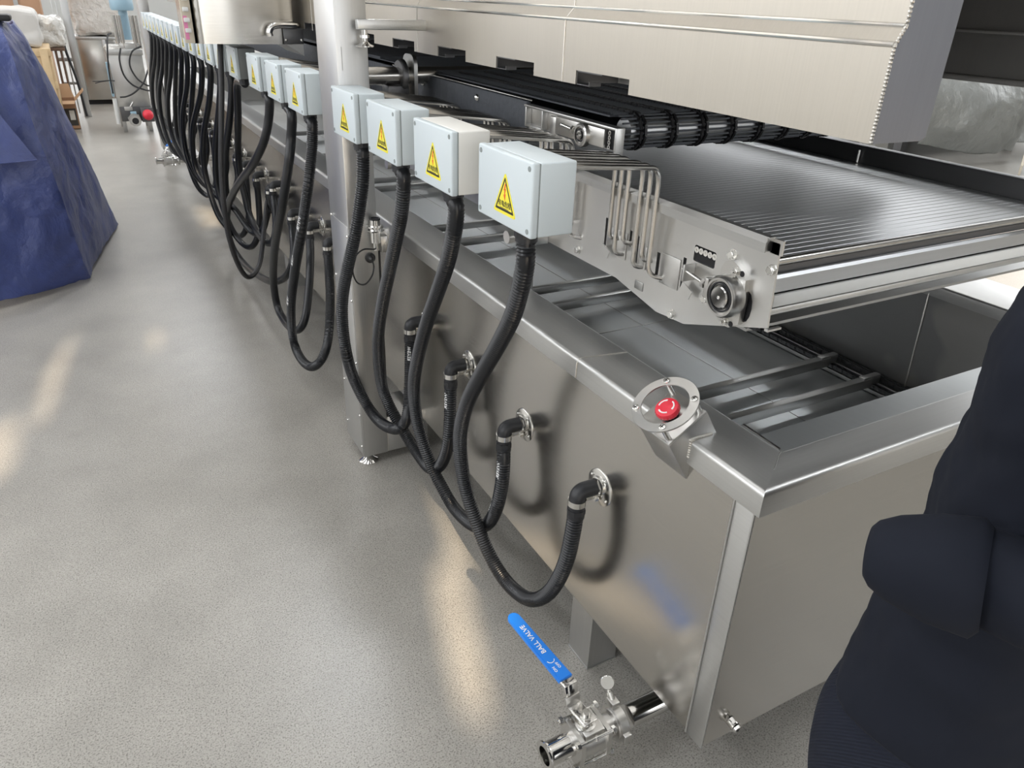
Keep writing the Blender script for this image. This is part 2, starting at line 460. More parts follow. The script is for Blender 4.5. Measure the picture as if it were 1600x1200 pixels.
o = MB().prism([rect(Y0, Y1, 0, ZR)] + lw, FX(X0), -.2, 0).build('wall_left', 'wall'); struct(o, 'hall wall left of the line with tall window openings', 'wall')
o = MB().prism([rect(Y0, Y1, 0, ZR)] + lw[2:], FX(X1), 0, .2).build('wall_right', 'wall'); struct(o, 'hall wall right of the line with tall window openings', 'wall')
fw = [[(x, 2.4), (x + 3.6, 2.4), (x + 3.6, 6.5), (x, 6.5)] for x in (-8, -3.5, 1, 5.5, 10)]
o = MB().prism([rect(X0, X1, 0, ZR)] + fw, FY(Y1), 0, .2).build('wall_far', 'wall'); struct(o, 'far end wall of the hall with window openings', 'wall')
sky = [rect(x, x + 1.5, -3.0, 28.0) for x in (-7.6, -4.6, -1.6, 1.4, 4.4, 7.4, 10.4)]
o = MB().prism([rect(X0, X1, Y0, Y1)] + sky, FZ(ZR), 0, .15).build('ceiling', 'roof'); struct(o, 'metal sheet roof of the hall with long open skylight strips', 'ceiling')
mb = MB()
for r in sky:
    y = -2.95
    while y < 28.1: mb.box(r[0][0], r[1][0], y - .015, y + .015, ZR + .15, ZR + .80); y += 1.0
    mb.box(r[0][0] - .03, r[0][0], -3, 28, ZR + .15, ZR + .80).box(r[1][0], r[1][0] + .03, -3, 28, ZR + .15, ZR + .80)
o = mb.build('trim_0', 'roof'); struct(o, 'added upright louvre blades keeping direct sun out of the skylight strips', 'louvre')  # unseen fins added to block direct sun and pass only sky light
k = 0
for y in (-4, 2, 8, 14, 20, 26):
    mb = MB().box(X0, X1, y - .1, y + .1, 7.5, 7.7).box(X0, X1, y - .1, y + .1, 8.25, 8.4)
    x = X0
    while x < X1 - .1:
        mb.cyl((x, y, 7.6), (x + 1, y, 8.35), .04, n=6); mb.cyl((x + 1, y, 8.35), (x + 2, y, 7.6), .04, n=6); x += 2
    k += 1
    o = mb.build(f'trim_{k}', 'truss'); struct(o, 'grey roof truss spanning the hall', 'roof truss')
# daylight portals of the openings (they guide the sky's own light through the skylights)
def portal(name, loc, rot, sx, sy):
    d = bpy.data.lights.new(name, 'AREA'); d.shape = 'RECTANGLE'; d.size = sx; d.size_y = sy; d.cycles.is_portal = True
    o = bpy.data.objects.new(name, d); COL.objects.link(o); o.location = loc; o.rotation_euler = rot
for r in sky: portal('skylight_portal', ((r[0][0] + r[1][0]) / 2, 12.5, ZR + .85), (0, 0, 0), 1.5, 31)
portal('window_portal', (X0 - .1, 11, 3.75), (0, radians(-90), 0), 5.5, 36)
portal('window_portal', (X1 + .1, 15.6, 4.0), (0, radians(90), 0), 5, 25)
portal('window_portal', (3, Y1 + .1, 4.4), (radians(-90), 0, 0), 23, 4.2)
portal('window_portal', (1.8, Y0 - .1, 2.3), (radians(90), 0, 0), 12, 3.0)

# ------------------------------------------------------------------ the long tank
TX, TY, TB = .828, .650, .200         # outer left face, near face, underside
TY1 = 8.2
tank = thing('oil_tank', 'long brushed stainless steel tank on legs with a wide rounded rim', 'tank', (1.51, 4.4, 0))
o = MB().box(TX, TX + .004, TY, TY1, TB, .79).build('side_panel', 'sheet', tank)
o = MB().box(TX, 2.19, TY, TY + .004, TB, .79).build('end_panel', 'sheet', tank)
MB().box(2.186, 2.19, TY, TY1, TB, .79).build('side_panel', 'sheet', tank)
MB().box(TX, 2.19, TY1 - .004, TY1, TB, .79).build('end_panel', 'sheet', tank)
# folded corner strip with its raised edge
mb = MB().box(TX - .003, TX, TY - .0015, TY + .040, TB - .002, .785, .001)
mb.tube([(TX - .004, TY + .0415, TB), (TX - .004, TY + .0415, .785)], .0022, 8)
mb.tube([(TX - .0015, TY - .0015, TB), (TX - .0015, TY - .0015, .785)], .002, 8)
o = mb.build('corner_strip', 'rim', tank)
# rim: rounded hollow profile running round the tank
def rim_prof(x_out, x_in, z0, z1, r=.010, sgn=1):
    # (offset, z) from outer lower corner, over the top, to inner lip
    w_ = abs(x_in - x_out); P = [(0, z0), (0, z1 - r)]
    for i in range(1, 6):
        t = radians(90 * i / 5); P.append((r - r * cos(t), z1 - r + r * sin(t)))
    P.append((w_ - .008, z1))
    for i in range(1, 5):
        t = radians(90 * i / 4); P.append((w_ - .008 + .008 * sin(t), z1 - .008 + .008 * cos(t)))
    P.append((w_, z1 - .035)); P.append((w_ - .003, z1 - .035)); P.append((w_ - .003, z1 - .010)); P.append((.004, z1 - .014)); P.append((.004, z0))
    return P
def rim_run(name, p, mat):
    return p
RX0, RX1, RY0 = .820, 2.198, .634
prof = rim_prof(RX0, .942, .776, .824)
mb = MB()
rings = [[V((RX0 + a, y, z)) for a, z in prof] for y in (RY0 + .0, 8.3)]
# mitre at the near corner: every profile point runs on to the diagonal
rings[0] = [V((RX0 + a, RY0 + a * (.080 / .122), z)) for a, z in prof]
mb.loft(rings)
mb.build('rim', 'rim', tank, ang=50)
mb = MB(); profn = rim_prof(0, .080, .776, .824)
mb.loft([[V((RX0 + a * (.122 / .080), RY0 + a, z)) for a, z in profn], [V((RX1 - a * (.198 / .080), RY0 + a, z)) for a, z in profn]])
mb.build('rim', 'rim_x', tank, ang=50)
profr = rim_prof(0, .198, .776, .824)
MB().loft([[V((RX1 - a, RY0 + a * (.080 / .198), z)) for a, z in profr], [V((RX1 - a, 8.3, z)) for a, z in profr]]).build('rim', 'rim', tank, ang=50)
# weld lines
mb = MB()
mb.tube([(RX0 - .0008, 1.169, .778), (RX0 - .0008, 1.169, .812), (RX0 + .004, 1.168, .822), (RX0 + .012, 1.167, .8246), (.935, 1.150, .8246)], .0016, 6)
mb.build('weld_seam', 'weld', tank)
MB().tube([(RX1 - .01, 1.18, .825), (2.012, 1.163, .825), (2.001, 1.163, .790), (2.003, 1.15, .50)], .0028, 6).build('weld_seam', 'weld', tank)
MB().tube([(.942, .714, .8245), (.93, .708, .8245), (.90, .687, .8246), (.885, .677, .8244)], .0009, 6).build('weld_seam', 'dull', tank)
# inner walls, floor pan, ramp up to the near rim
MB().box(2.004, 2.008, .80, TY1, .47, .800).build('inner_wall', 'inner', tank)
MB().box(.938, .942, .72, TY1, .47, .815).build('inner_wall', 'inner', tank)
mb = MB().prism([[(.712, .806), (.795, .800), (.80, .790), (1.02, .50), (1.10, .478), (TY1, .478), (TY1, .474), (1.10, .474), (1.015, .495), (.79, .786), (.79, .796), (.712, .802)]], FX(.942), 0, 1.062)
mb.build('floor_pan', 'floorpan', tank)
mb = MB()
mb.prism([[(.945, .80), (.97, 1.0), (.985, .80)]], FZ(.803), 0, .002)
MB().obox((.9445, .765, .8225), (0.03, 1, 0), (1, -.03, 0), (0, 0, 1), .045, .0022, .0012).build('lip_strip', 'polish', tank)
# seams pressed in the floor pan
mb = MB()
for x in (1.22, 1.60): mb.box(x - .0015, x + .0015, 1.12, TY1 - .1, .478, .4792)
for y in (1.9, 3.1): mb.box(.945, 1.99, y - .0015, y + .0015, .478, .4792)
mb.build('floor_seam', 'dull', tank)
# legs
legs = [(.846, 1.052), (.846, 4.05), (.846, 6.6), (2.06, 1.052), (2.06, 4.05), (2.06, 6.6)]
for (x, y) in legs:
    mb = MB().prism([rect(x, x + .085, y, y + .088), rect(x + .004, x + .081, y + .004, y + .084)], FZ(.004), 0, .197)
    mb.box(x - .002, x + .087, y - .002, y + .090, 0, .004)
    mb.build('leg', 'post', tank)
# wall-mounted drain plug on the end panel
mb = MB().cyl((.895, TY, .240), (.895, TY - .014, .238), .010, n=20)
mb.cyl((.895, TY - .014, .238), (.895, TY - .018, .238), .0122, n=20).cyl((.895, TY - .018, .238), (.895, TY - .023, .237), .0095, .009, n=20)
mb.tube([(.886, TY - .002, .247), (.880, TY - .004, .256), (.881, TY - .003, .263)], .003, 6)
plug = mb.build('plug_fitting', 'polish', tank)
MB().cyl((.895, TY - .0228, .237), (.895, TY - .0236, .237), .0045, n=6).build('socket', 'blackgap', plug)
# drain stub
MB().cyl((.786, .822, .120), (1.0, .822, .120), .0255, n=40).cyl((1.0, .822, .120), (1.0, .822, .205), .0255, n=24).build('drain_pipe', 'polish', tank)

# ------------------------------------------------------------------ chains and flight bars in the tank
drag = thing('drag_conveyor', 'two low chains with dull steel flight bars sweeping the tank floor', 'conveyor', (1.48, 4, .48))
random.seed(4)
def roller_chain(mb, x, y0, y1, z, pitch=.019, r=.007):
    y = y0
    k = 0
    while y < y1:
        dx = .006 if k % 2 else .004
        for s in (-1, 1):
            mb.box(x + s * dx - .0012, x + s * dx + .0012, y - .004, y + pitch + .004, z - r, z + r)
        mb.cyl((x - .009, y, z), (x + .009, y, z), .0035, n=6)
        y += pitch; k += 1
for x in (1.955, .985):
    mb = MB(); roller_chain(mb, x, 1.06, 3.4, .515); mb.box(x - .008, x + .008, 3.4, TY1 - .2, .507, .523); mb.build('chain', 'darkmetal', drag)
    MB().box(x - .045, x - .020, 1.04, TY1 - .1, .479, .492, .002).box(x - .014, x + .014, 1.04, TY1 - .1, .479, .505, .002).build('guide_rail', 'dull', drag)
    mb = MB(); roller_chain(mb, x - .034, 1.06, 2.6, .500, r=.006); mb.box(x - .040, x - .028, 2.6, TY1 - .2, .494, .506); mb.build('chain', 'darkmetal', drag)
for y, z in ((1.355, .520), (1.200, .520), (2.26, .52), (2.09, .52), (3.16, .52), (2.92, .52), (4.0, .52), (4.2, .52), (5.0, .52), (5.9, .52)):
    mb = MB().box(1.0, 1.90, y - .012, y + .012, z - .016, z + .014, .002)
    mb.box(1.86, 1.935, y - .010, y + .010, z - .010, z + .020, .003).box(.97, 1.02, y - .010, y + .010, z - .010, z + .020, .003)
    mb.build('flight_bar', 'dull', drag)

# ------------------------------------------------------------------ support columns of the gantry
def column(y, label):
    c = thing('support_column', label, 'column', (.685, y + .095, 0))
    x0, x1, y1 = .640, .730, y + .19
    MB().box(x0, x1, y, y1, .035, 2.05, .002).build('shaft', 'post', c)
    MB().box(x0 - .0015, x0, y + .006, y1 - .005, .04, .86, .0005).build('cover_panel', 'post', c)
    mb = MB().box(x1, .885, y + .002, y1 - .02, .035, .175, .002)
    mb.build('foot_beam', 'post', c)
    MB().tube([(x1 + .0005, y - .0003, .04), (x1 + .0005, y - .0003, .175)], .0014, 6).build('weld_seam', 'weld', c)
    mb = MB()
    mb.lathe((x0 + .025, y + .03, 0), (0, 0, 1), [(.034, 0), (.034, .004), (.022, .012), (.012, .022), (.011, .036)], 28)
    mb.build('foot', 'polish', c)
    for (yy, zz) in ((y + .012, .83), (y + .17, .86), (y + .012, .62), (y + .17, .66), (y + .012, .40), (y + .17, .45), (y + .012, .20), (y + .17, .27), (y + .012, .075), (y + .17, .10)):
        MB().sphere((x0 - .002, yy, zz), .0048, 10, (.7, 1, 1)).build('bolt', 'bolt', c)
    MB().box(x1, x1 + .010, y + .010, y + .035, .175, .86).build('gap_shade_strip', 'rubber', c)  # black strip standing in for the dark gap between column and tank
    return c
col1 = column(2.165, 'nearest square steel column standing beside the tank, crossed by black hoses')
MB().lathe((.702, 2.165, .760), (0, -1, 0), [(.016, 0), (.016, .006), (.010, .010), (.008, .018), (.0045, .024)], 20).build('cable_gland', 'rubber', col1)
MB().obox((.655, 2.1643, 1.33), (1, 0, 0), (0, 1, 0), (0, 0, 1), .001, .0004, .03).build('mark', 'dull', col1)
column(8.25, 'farthest square steel column, past the last junction box')

# sensor by the column, with its thin cable
sn = thing('proximity_sensor', 'small chrome cylindrical sensor on an angle bracket at the column by the tank rim', 'sensor', (.735, 2.145, .80))
mb = MB().cyl((.716, 2.140, .815), (.716, 2.140, .885), .0165, n=24)
mb.build('barrel', 'polish', sn)
MB().lathe((.716, 2.140, .850), (0, 0, 1), [(.012, 0), (.027, 0), (.027, .004), (.012, .004)], 6, closed=True).lathe((.716, 2.140, .862), (0, 0, 1), [(.012, 0), (.025, 0), (.025, .004), (.012, .004)], 24, closed=True).build('lock_nut', 'polish', sn)
MB().lathe((.716, 2.140, .885), (0, 0, 1), [(.0125, 0), (.0165, 0), (.0165, .004), (.0125, .004)], 24, closed=True).cyl((.716, 2.140, .885), (.716, 2.140, .887), .0125, n=20).build('sensing_face', 'plastic', sn)
MB().box(.728, .750, 2.125, 2.160, .785, .835, .002).box(.735, .765, 2.150, 2.160, .790, .850, .001).build('bracket', 'cast', sn)
MB().cyl((.716, 2.140, .790), (.716, 2.140, .815), .009, n=16).build('connector', 'polish', sn)
cb = MB().tube(catmull([(.716, 2.140, .795), (.70, 2.12, .800), (.665, 2.11, .806), (.636, 2.10, .790), (.622, 2.09, .755), (.632, 2.09, .715), (.66, 2.10, .700), (.690, 2.12, .715), (.703, 2.135, .738), (.702, 2.142, .758)]), .0024, 8).build('sensor_cable', 'cable')
tag(cb, 'thin black cable looping from the chrome sensor to the column gland', 'cable')

# ------------------------------------------------------------------ hood
hood = thing('extraction_hood', 'large brushed steel hood spanning the tank with notched lower edge', 'hood', (1.5, 4.4, 1.345))
HX, HZ, HR0, HR1, HT = .886, 1.345, 1.462, 1.483, 1.95
HN, HF = .65, 8.2
notches = []
y = 1.172
tops = []
for i in range(4 + 15):
    a = 1.172 + .3465 * i
    tops.append((a, a + .178))
lo = [(HN, HZ)]
for a, b in tops:
    lo += [(a, HZ), (a, HZ + .026), (b, HZ + .026), (b, HZ)]
lo += [(HF, HZ)]
mb = MB().prism([lo + [(HF, HR0), (HN, HR0)]], FX(HX), 0, .002)
mb.loft([[V((HX, y, HR0)), V((HX + .012, y, HR1)), V((HX + .014, y, HR1 - .001)), V((HX + .002, y, HR0 - .001))] for y in (HN, HF)])
mb.box(HX + .012, HX + .014, HN, HF, HR1, HT)
mb.build('left_panel', 'hood', hood)
MB().tube([(HX + .0004, HN, HR0), (HX + .0004, HF, HR0)], .0036, 8).tube([(HX + .0122, HN, HR1), (HX + .0122, HF, HR1)], .0030, 8).build('fold_ridge', 'polish', hood)
# closed near return of the side wall
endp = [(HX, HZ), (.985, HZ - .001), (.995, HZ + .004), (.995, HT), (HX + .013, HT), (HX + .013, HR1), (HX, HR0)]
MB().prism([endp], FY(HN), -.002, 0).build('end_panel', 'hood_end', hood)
mb = MB()
for i in range(26):   # bead of weld down the corner
    z = HZ + .002 + (HR0 - HZ - .004) * i / 25
    mb.sphere((HX + .0005, HN - .0008, z), .0028, 6)
for i in range(6): mb.sphere((HX + .001 + .0022 * i, HN - .0008, HR0 + .0038 * i), .0028, 6)
for i in range(90): mb.sphere((HX + .013, HN - .0008, HR1 + .0052 * i), .0027, 6)
mb.build('weld_bead', 'weld', hood)
for yw in (1.400, 2.185, 3.3, 4.4, 5.5):
    MB().tube([(HX - .0003, yw, HZ), (HX - .0003, yw, HR0), (HX + .0117, yw - .012, HR1), (HX + .0117, yw - .012, HT)], .0015, 6).build('weld_seam', 'weld', hood)
MB().box(.993, .995, HN, HF, HZ, HT).build('inner_panel', 'hoodin', hood)
mb = MB()
for a, b in tops[:8]:   # folded lip inside each notch
    MB().box(HX + .002, .99, b - .003, b, HZ + .001, HZ + .028).box(HX + .002, .99, a + .09, b, HZ + .0235, HZ + .0255).box(HX + .002, HX + .03, b - .045, b - .002, HZ, HZ + .0015).box(HX + .002, HX + .03, b - .047, b - .045, HZ, HZ + .008).build('notch_lip', 'darkmetal', hood)
mb = MB().box(2.0, 2.003, HN, HF, HZ, HT).box(2.11, 2.113, HN, HF, HZ, HT).box(2.0, 2.113, HN, HN + .003, HZ, HT)
mb.build('right_panel', 'hoodin', hood)
mb = MB().box(1.975, 2.0, HN + .02, HF, 1.455, 1.463, .002).box(1.985, 2.002, HN + .02, HF, 1.345, 1.360, .004)
mb.build('ledge', 'hoodin', hood)
MB().box(HX + .012, 2.113, HN, HF, HT, HT + .004).build('top_panel', 'hoodin', hood)
# stop arm with its levelling foot, resting towards the column
arm = MB().box(.690, .887, 2.118, 2.142, 1.404, 1.430, .003).build('stop_arm', 'rim', hood)
MB().cyl((.711, 2.130, 1.376), (.711, 2.130, 1.404), .008, n=16).cyl((.711, 2.130, 1.384), (.711, 2.130, 1.391), .013, n=6).lathe((.711, 2.130, 1.362), (0, 0, 1), [(.024, 0), (.024, .003), (.014, .007), (.008, .013)], 24).build('levelling_foot', 'polish', arm)

# ------------------------------------------------------------------ lower slat conveyor
low = thing('slat_conveyor', 'lower conveyor of narrow steel slats between side plates above the tank', 'conveyor', (1.49, 3, .95))
PX = 1.0
outer = [(.848, .988), (1.06, .914), (1.15, .908), (1.30, .935), (3.4, .935), (3.4, 1.140), (.856, 1.140)]
slot1 = rrect(1.000, 1.060, 1.050, 1.082, .004)
hole_b = [(.905 + .014 * cos(radians(t)), 1.008 + .030 * sin(radians(t))) for t in range(0, 360, 30)]
slots = [rect(1.158, 1.168, .980, 1.035), rect(1.078, 1.087, .982, 1.048)]
slots += [rect(1.188, 1.196, 1.010, 1.045), rect(1.232, 1.240, .985, 1.05), rect(1.258, 1.266, 1.02, 1.055), rect(1.350, 1.358, .985, 1.06)]
mb = MB().prism([outer, slot1, hole_b] + slots, FX(PX), 0, .004)
plate = mb.build('side_plate', 'plate', low)
MB().box(PX + .004, PX + .012, .99, 1.09, 1.045, 1.095).box(PX + .004, PX + .010, .875, .94, .970, 1.05).box(PX + .004, PX + .010, 1.06, 1.36, .965, 1.065).build('dark_backing', 'blackgap', plate)
# chain seen through the slot
mb = MB()
for i in range(5):
    y = 1.004 + i * .0125
    mb.lathe((PX - .0005 + .0016, y, 1.073), (-1, 0, 0), [(.0022, 0), (.0062, 0), (.0062, .0015), (.0022, .0015)], 14, closed=True)
    mb.box(PX + .001, PX + .003, y, y + .0125, 1.071, 1.075)
mb.build('drive_chain', 'bolt', low)
# folded cap on the plate
mb = MB().prism([[(PX - .018, 1.122), (PX - .018, 1.139), (PX - .010, 1.148), (PX + .004, 1.148), (PX + .004, 1.145), (PX - .008, 1.145), (PX - .015, 1.137), (PX - .015, 1.122)]], FY(.872), 0, 2.5)
mb.build('top_fold', 'rim', low)
MB().box(1.0, 1.004, .850, .876, 1.12, 1.146).box(.9845, 1.0, .8725, .874, 1.1235, 1.1465).build('plate_tab', 'plate', low)
# patch covers over the slots
for (ya, yb, za, zb) in ((1.272, 1.345, .985, 1.045), (1.200, 1.230, .985, 1.035), (1.092, 1.150, .975, 1.040)):
    MB().box(PX - .0025, PX, ya, yb, za, zb, .001).build('slot_cover', 'plate', low)
def bolt(c, ax, parent, r=.009, h=.007): return MB().hexbolt(c, ax, r, h).build('bolt', 'bolt', parent)
for (y, z) in ((1.097, .922), (1.46, .955), (.862, 1.092), (1.008, .988), (.990, .988), (.958, 1.092), (1.7, .96)):
    bolt((PX, y, z), (-1, 0, 0), low, .0085)
# bearing with flange
bc = V((PX - .002, .940, 1.020))
fl = [(bc.y + a, bc.z + b_) for a, b_ in ((.030, .046), (.022, .060), (.004, .066), (-.016, .058), (-.034, .040), (-.036, .0), (-.034, -.046), (-.012, -.060), (.010, -.060), (.026, -.046), (.032, -.02), (.033, .02))]
brg = MB().prism([fl], FX(PX), -.012, 0).build('flange_bearing', 'cast', low)
MB().lathe((PX - .010, bc.y, bc.z), (-1, 0, 0), [(.041, 0), (.040, .020), (.037, .024), (.036, .026), (.032, .026), (.032, .020), (.001, .020)], 44).build('bearing_ring', 'cast', brg)
MB().lathe((PX - .030, bc.y, bc.z), (-1, 0, 0), [(.0285, 0), (.0285, .004), (.0255, .004), (.0255, 0)], 40, closed=True).lathe((PX - .030, bc.y, bc.z), (-1, 0, 0), [(.0235, 0), (.0235, .003), (.022, .003), (.022, 0)], 40, closed=True).build('seal_ring', 'plastic', brg)
MB().lathe((PX - .030, bc.y, bc.z), (-1, 0, 0), [(.021, 0), (.021, .006), (.019, .008), (.0035, .008), (.001, .004)], 36).build('shaft_end', 'polish', brg)
for dy, dz in ((-.010, .050), (-.004, -.050)):
    MB().hexbolt((PX - .012, bc.y + dy, bc.z + dz), (-1, 0, 0), .0075, .006).cyl((PX - .020, bc.y + dy, bc.z + dz), (PX - .026, bc.y + dy, bc.z + dz), .0035, n=10).build('bolt', 'bolt', brg)
    MB().cyl((PX - .0118, bc.y + dy - .013, bc.z + dz - .001), (PX - .0128, bc.y + dy - .013, bc.z + dz - .001), .0055, n=16).build('slot_end', 'blackgap', brg)
# tension screw
mb = MB().cyl((PX - .020, .978, 1.022), (PX - .020, 1.062, 1.034), .0038, n=14)
ts = mb.build('tension_screw', 'polish', low)
MB().cyl((PX - .020, .975, 1.0227), (PX - .020, .983, 1.0233), .009, n=6).cyl((PX - .020, .996, 1.0242), (PX - .020, 1.004, 1.0248), .009, n=6).box(PX - .026, PX - .0, .984, .994, 1.000, 1.040, .002).build('nut_block', 'cast', ts)
MB().hexbolt((PX, 1.003, 1.004), (-1, 0, 0), .008, .008).build('bolt', 'bolt', ts)
MB().box(PX - .028, PX, 1.050, 1.056, 1.012, 1.046, .001).build('screw_bracket', 'plate', ts)
# hook clips carrying the tubes
for y in (1.055, 1.335):
    MB().obox((PX - .012, y, .990), (0, 1, .4), (1, 0, 0), (0, -.4, 1), .016, .0012, .010).build('hook_clip', 'plate', low)
# end cross members
XE = 1.97
MB().cyl((PX + .004, .868, 1.104), (XE, .868, 1.104), .0075, n=20).build('end_rod', 'tube', low)
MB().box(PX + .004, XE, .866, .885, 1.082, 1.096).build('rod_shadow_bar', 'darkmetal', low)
mb = MB().prism([[(.858, 1.083), (.853, 1.078), (.858, 1.050), (.862, 1.048), (.862, 1.083)]], FX(PX + .004), 0, XE - PX - .004)
mb.build('front_strip', 'slat', low)
MB().box(PX + .004, XE, .868, .880, 1.030, 1.060).build('gap_strip', 'blackgap', low)
MB().box(PX + .012, XE, .856, .864, 1.022, 1.0445, .001).build('white_strip', 'whiteplast', low)
MB().box(PX + .004, PX + .012, .857, .863, 1.022, 1.0445).build('strip_end', 'palewood', low)
mb = MB().box(PX + .004, XE, .854, .866, 1.012, 1.0205, .001).cyl((PX + .004, .858, 1.011), (XE, .858, 1.011), .004, n=12)
mb.build('bottom_rail', 'rim_x', low)
MB().box(PX - .004, PX + .03, .842, .850, .983, .987).build('drip_tab', 'plate', low)
# slat belt
mb = MB(); y = .886; i = 0
while y < 3.3:
    mb.box(PX + .006, XE - .004, y, y + .0196, 1.092, 1.0985, .0008, 1)
    y += .0205; i += 1
mb.build('slat_belt', 'slat', low)
MB().box(PX + .006, XE - .004, .886, 3.3, 1.084, 1.0955).build('belt_bed', 'dull', low)
MB().box(PX + .006, XE - .004, .9, 3.3, .960, .966).build('return_belt', 'dull', low)
# right side plate, seen from inside
mb = MB().box(1.972, 1.976, .82, 8.0, 1.050, 1.147).box(1.972, 2.0, .82, 8.0, 1.142, 1.147, .002).box(1.955, 1.976, .885, 8.0, 1.050, 1.056)
mb.build('side_plate', 'darkmetal', low)
bolt((1.972, 1.36, 1.09), (-1, 0, 0), low, .006); bolt((1.972, .86, 1.075), (-1, 0, 0), low, .009)
MB().cyl((1.966, 1.47, 1.10), (1.966, 1.47, 1.135), .004, n=10).build('pin', 'bolt', low)
for yy in (1.2, 2.2, 3.2):
    MB().box(PX - .002, 1.97, yy, yy + .03, .935, .955, .002).build('cross_beam', 'dull', low)
MB().box(.942, 1.0, 1.60, 1.64, .93, .96, .002).box(.942, .96, 1.60, 1.64, .80, .96, .002).box(.942, 1.0, 3.1, 3.14, .93, .96, .002).box(.942, .96, 3.1, 3.14, .80, .96, .002).build('support_bracket', 'plate', low)

# ------------------------------------------------------------------ upper mesh belt conveyor
up = thing('mesh_belt_conveyor', 'upper conveyor with a dark mesh belt wrapped over its end roller below the hood', 'conveyor', (1.49, 4, 1.24))
mb = MB().prism([rrect(1.345, 1.742, 1.203, 1.255, .006), ], FX(1.012), 0, .004)
fr = mb.build('end_bracket', 'cast', up)
MB().box(.992, 1.016, 1.345, 1.742, 1.250, 1.256, .002).box(.992, 1.016, 1.340, 1.346, 1.195, 1.256, .002).box(.996, 1.012, 1.736, 1.742, 1.206, 1.254, .001).box(.996, 1.012, 1.66, 1.742, 1.203, 1.208, .001).box(.996, 1.012, 1.655, 1.660, 1.205, 1.252, .001).build('bracket_flange', 'rim', fr)
MB().box(1.004, 1.012, 1.60, 1.632, 1.196, 1.242, .003).build('adjuster_plate', 'cast', fr)
MB().box(1.0, 1.012, 1.395, 1.60, 1.205, 1.246, .003).build('bearing_plate', 'cast', fr)
bb = MB().lathe((1.002, 1.474, 1.222), (-1, 0, 0), [(.026, -.002), (.026, .012), (.023, .015), (.018, .015), (.018, .010), (.001, .010)], 32).build('bearing', 'cast', fr)
MB().lathe((.992, 1.474, 1.222), (-1, 0, 0), [(.015, 0), (.015, .003), (.012, .003), (.012, 0)], 24, closed=True).build('seal_ring', 'plastic', bb)
MB().lathe((.992, 1.474, 1.222), (-1, 0, 0), [(.010, 0), (.010, .005), (.003, .005), (.001, .002)], 20).build('shaft_end', 'polish', bb)
MB().cyl((1.0, 1.51, 1.226), (1.0, 1.57, 1.230), .005, n=12).cyl((1.0, 1.512, 1.226), (1.0, 1.52, 1.226), .010, n=6).build('adjuster_screw', 'bolt', fr)
MB().box(1.009, 1.013, 1.365, 1.395, 1.205, 1.246).build('dark_backing', 'blackgap', fr)
mb = MB()
for i in range(4): mb.lathe((1.006, 1.380, 1.210 + .010 * i), (-1, 0, 0), [(.002, 0), (.005, 0), (.005, .002), (.002, .002)], 12, closed=True)
mb.build('chain_links', 'bolt', fr)
RC = V((0, 1.392, 1.240)); RR = .036
MB().cyl((1.05, RC.y, RC.z), (1.94, RC.y, RC.z), RR - .008, n=40).build('end_roller', 'slat', up)
# belt: rods across, link columns along, wrapped over the roller
path = []
y = 3.0
while y > RC.y: path.append(V((0, y, RC.z + RR))); y -= .0115
for i in range(1, 10):
    t = radians(90 + 180 * i / 10); path.append(V((0, RC.y + RR * cos(t), RC.z + RR * sin(t))))
y = RC.y
while y < 1.75: path.append(V((0, y, RC.z - RR))); y += .0115
mb = MB()
for p in path: mb.cyl((1.024, p.y, p.z), (1.96, p.y, p.z), .0024, n=6, caps=False)
mb.build('belt_rods', 'beltrod', up)
mb = MB()
for j in range(11):
    x = 1.075 + .0885 * j
    for k, p in enumerate(path[:-1]):
        if p.y > 2.3: continue
        q = path[k + 1]; c = (p + q) / 2; d = (q - p).normalized(); n_ = V((1, 0, 0)).cross(d)
        dx = .006 if k % 2 else -.006
        mb.obox((x + dx, c.y, c.z), (1, 0, 0), d, n_, .0032, .0105, .0058)
mb.build('belt_links', 'link', up)
MB().box(1.024, 1.96, RC.y + .02, 8.0, RC.z + RR - .008, RC.z + RR - .004).box(1.024, 1.96, RC.y + .16, 8.0, RC.z - RR + .004, RC.z - RR + .008).box(1.024, 1.96, 2.9, 8.0, RC.z + RR - .004, RC.z + RR + .003).build('belt_bed', 'belt', up)
MB().box(1.0, 1.012, 1.742, 8.0, 1.150, 1.262, .002).build('side_rail', 'belt', up)
MB().box(1.97, 1.985, 1.35, 8.0, 1.205, 1.262, .002).build('side_rail', 'belt', up)
mb = MB(); y = 1.75
while y < 2.75: mb.sphere((1.018, y, 1.262), .0040, 6); y += .0088
mb.build('edge_chain', 'bolt', up)
for y in (2.02, 2.42): MB().sphere((1.004, y - .5, 1.232) if 0 else (.998, y, 1.238), .010, 12).build('knob', 'bolt', up)
# cross shaft beside the column
sh = thing('cross_shaft', 'round steel shaft with bearing flange crossing just behind the nearest column', 'shaft', (1.2, 2.34, 1.29))
MB().cyl((.78, 2.40, 1.262), (1.98, 2.40, 1.262), .026, n=28).build('shaft', 'tube', sh)
MB().lathe((.905, 2.40, 1.262), (1, 0, 0), [(.026, 0), (.044, 0), (.048, .006), (.048, .018), (.026, .018)], 32).build('collar', 'darkmetal', sh)
MB().prism([rrect(2.352, 2.448, 1.18, 1.325, .030)], FX(.940), 0, .012).build('flange', 'dull', sh)
MB().box(.80, .93, 2.36, 2.44, 1.165, 1.19, .004).box(.86, .93, 2.37, 2.43, 1.19, 1.235, .004).build('bearing_block', 'darkmetal', sh)
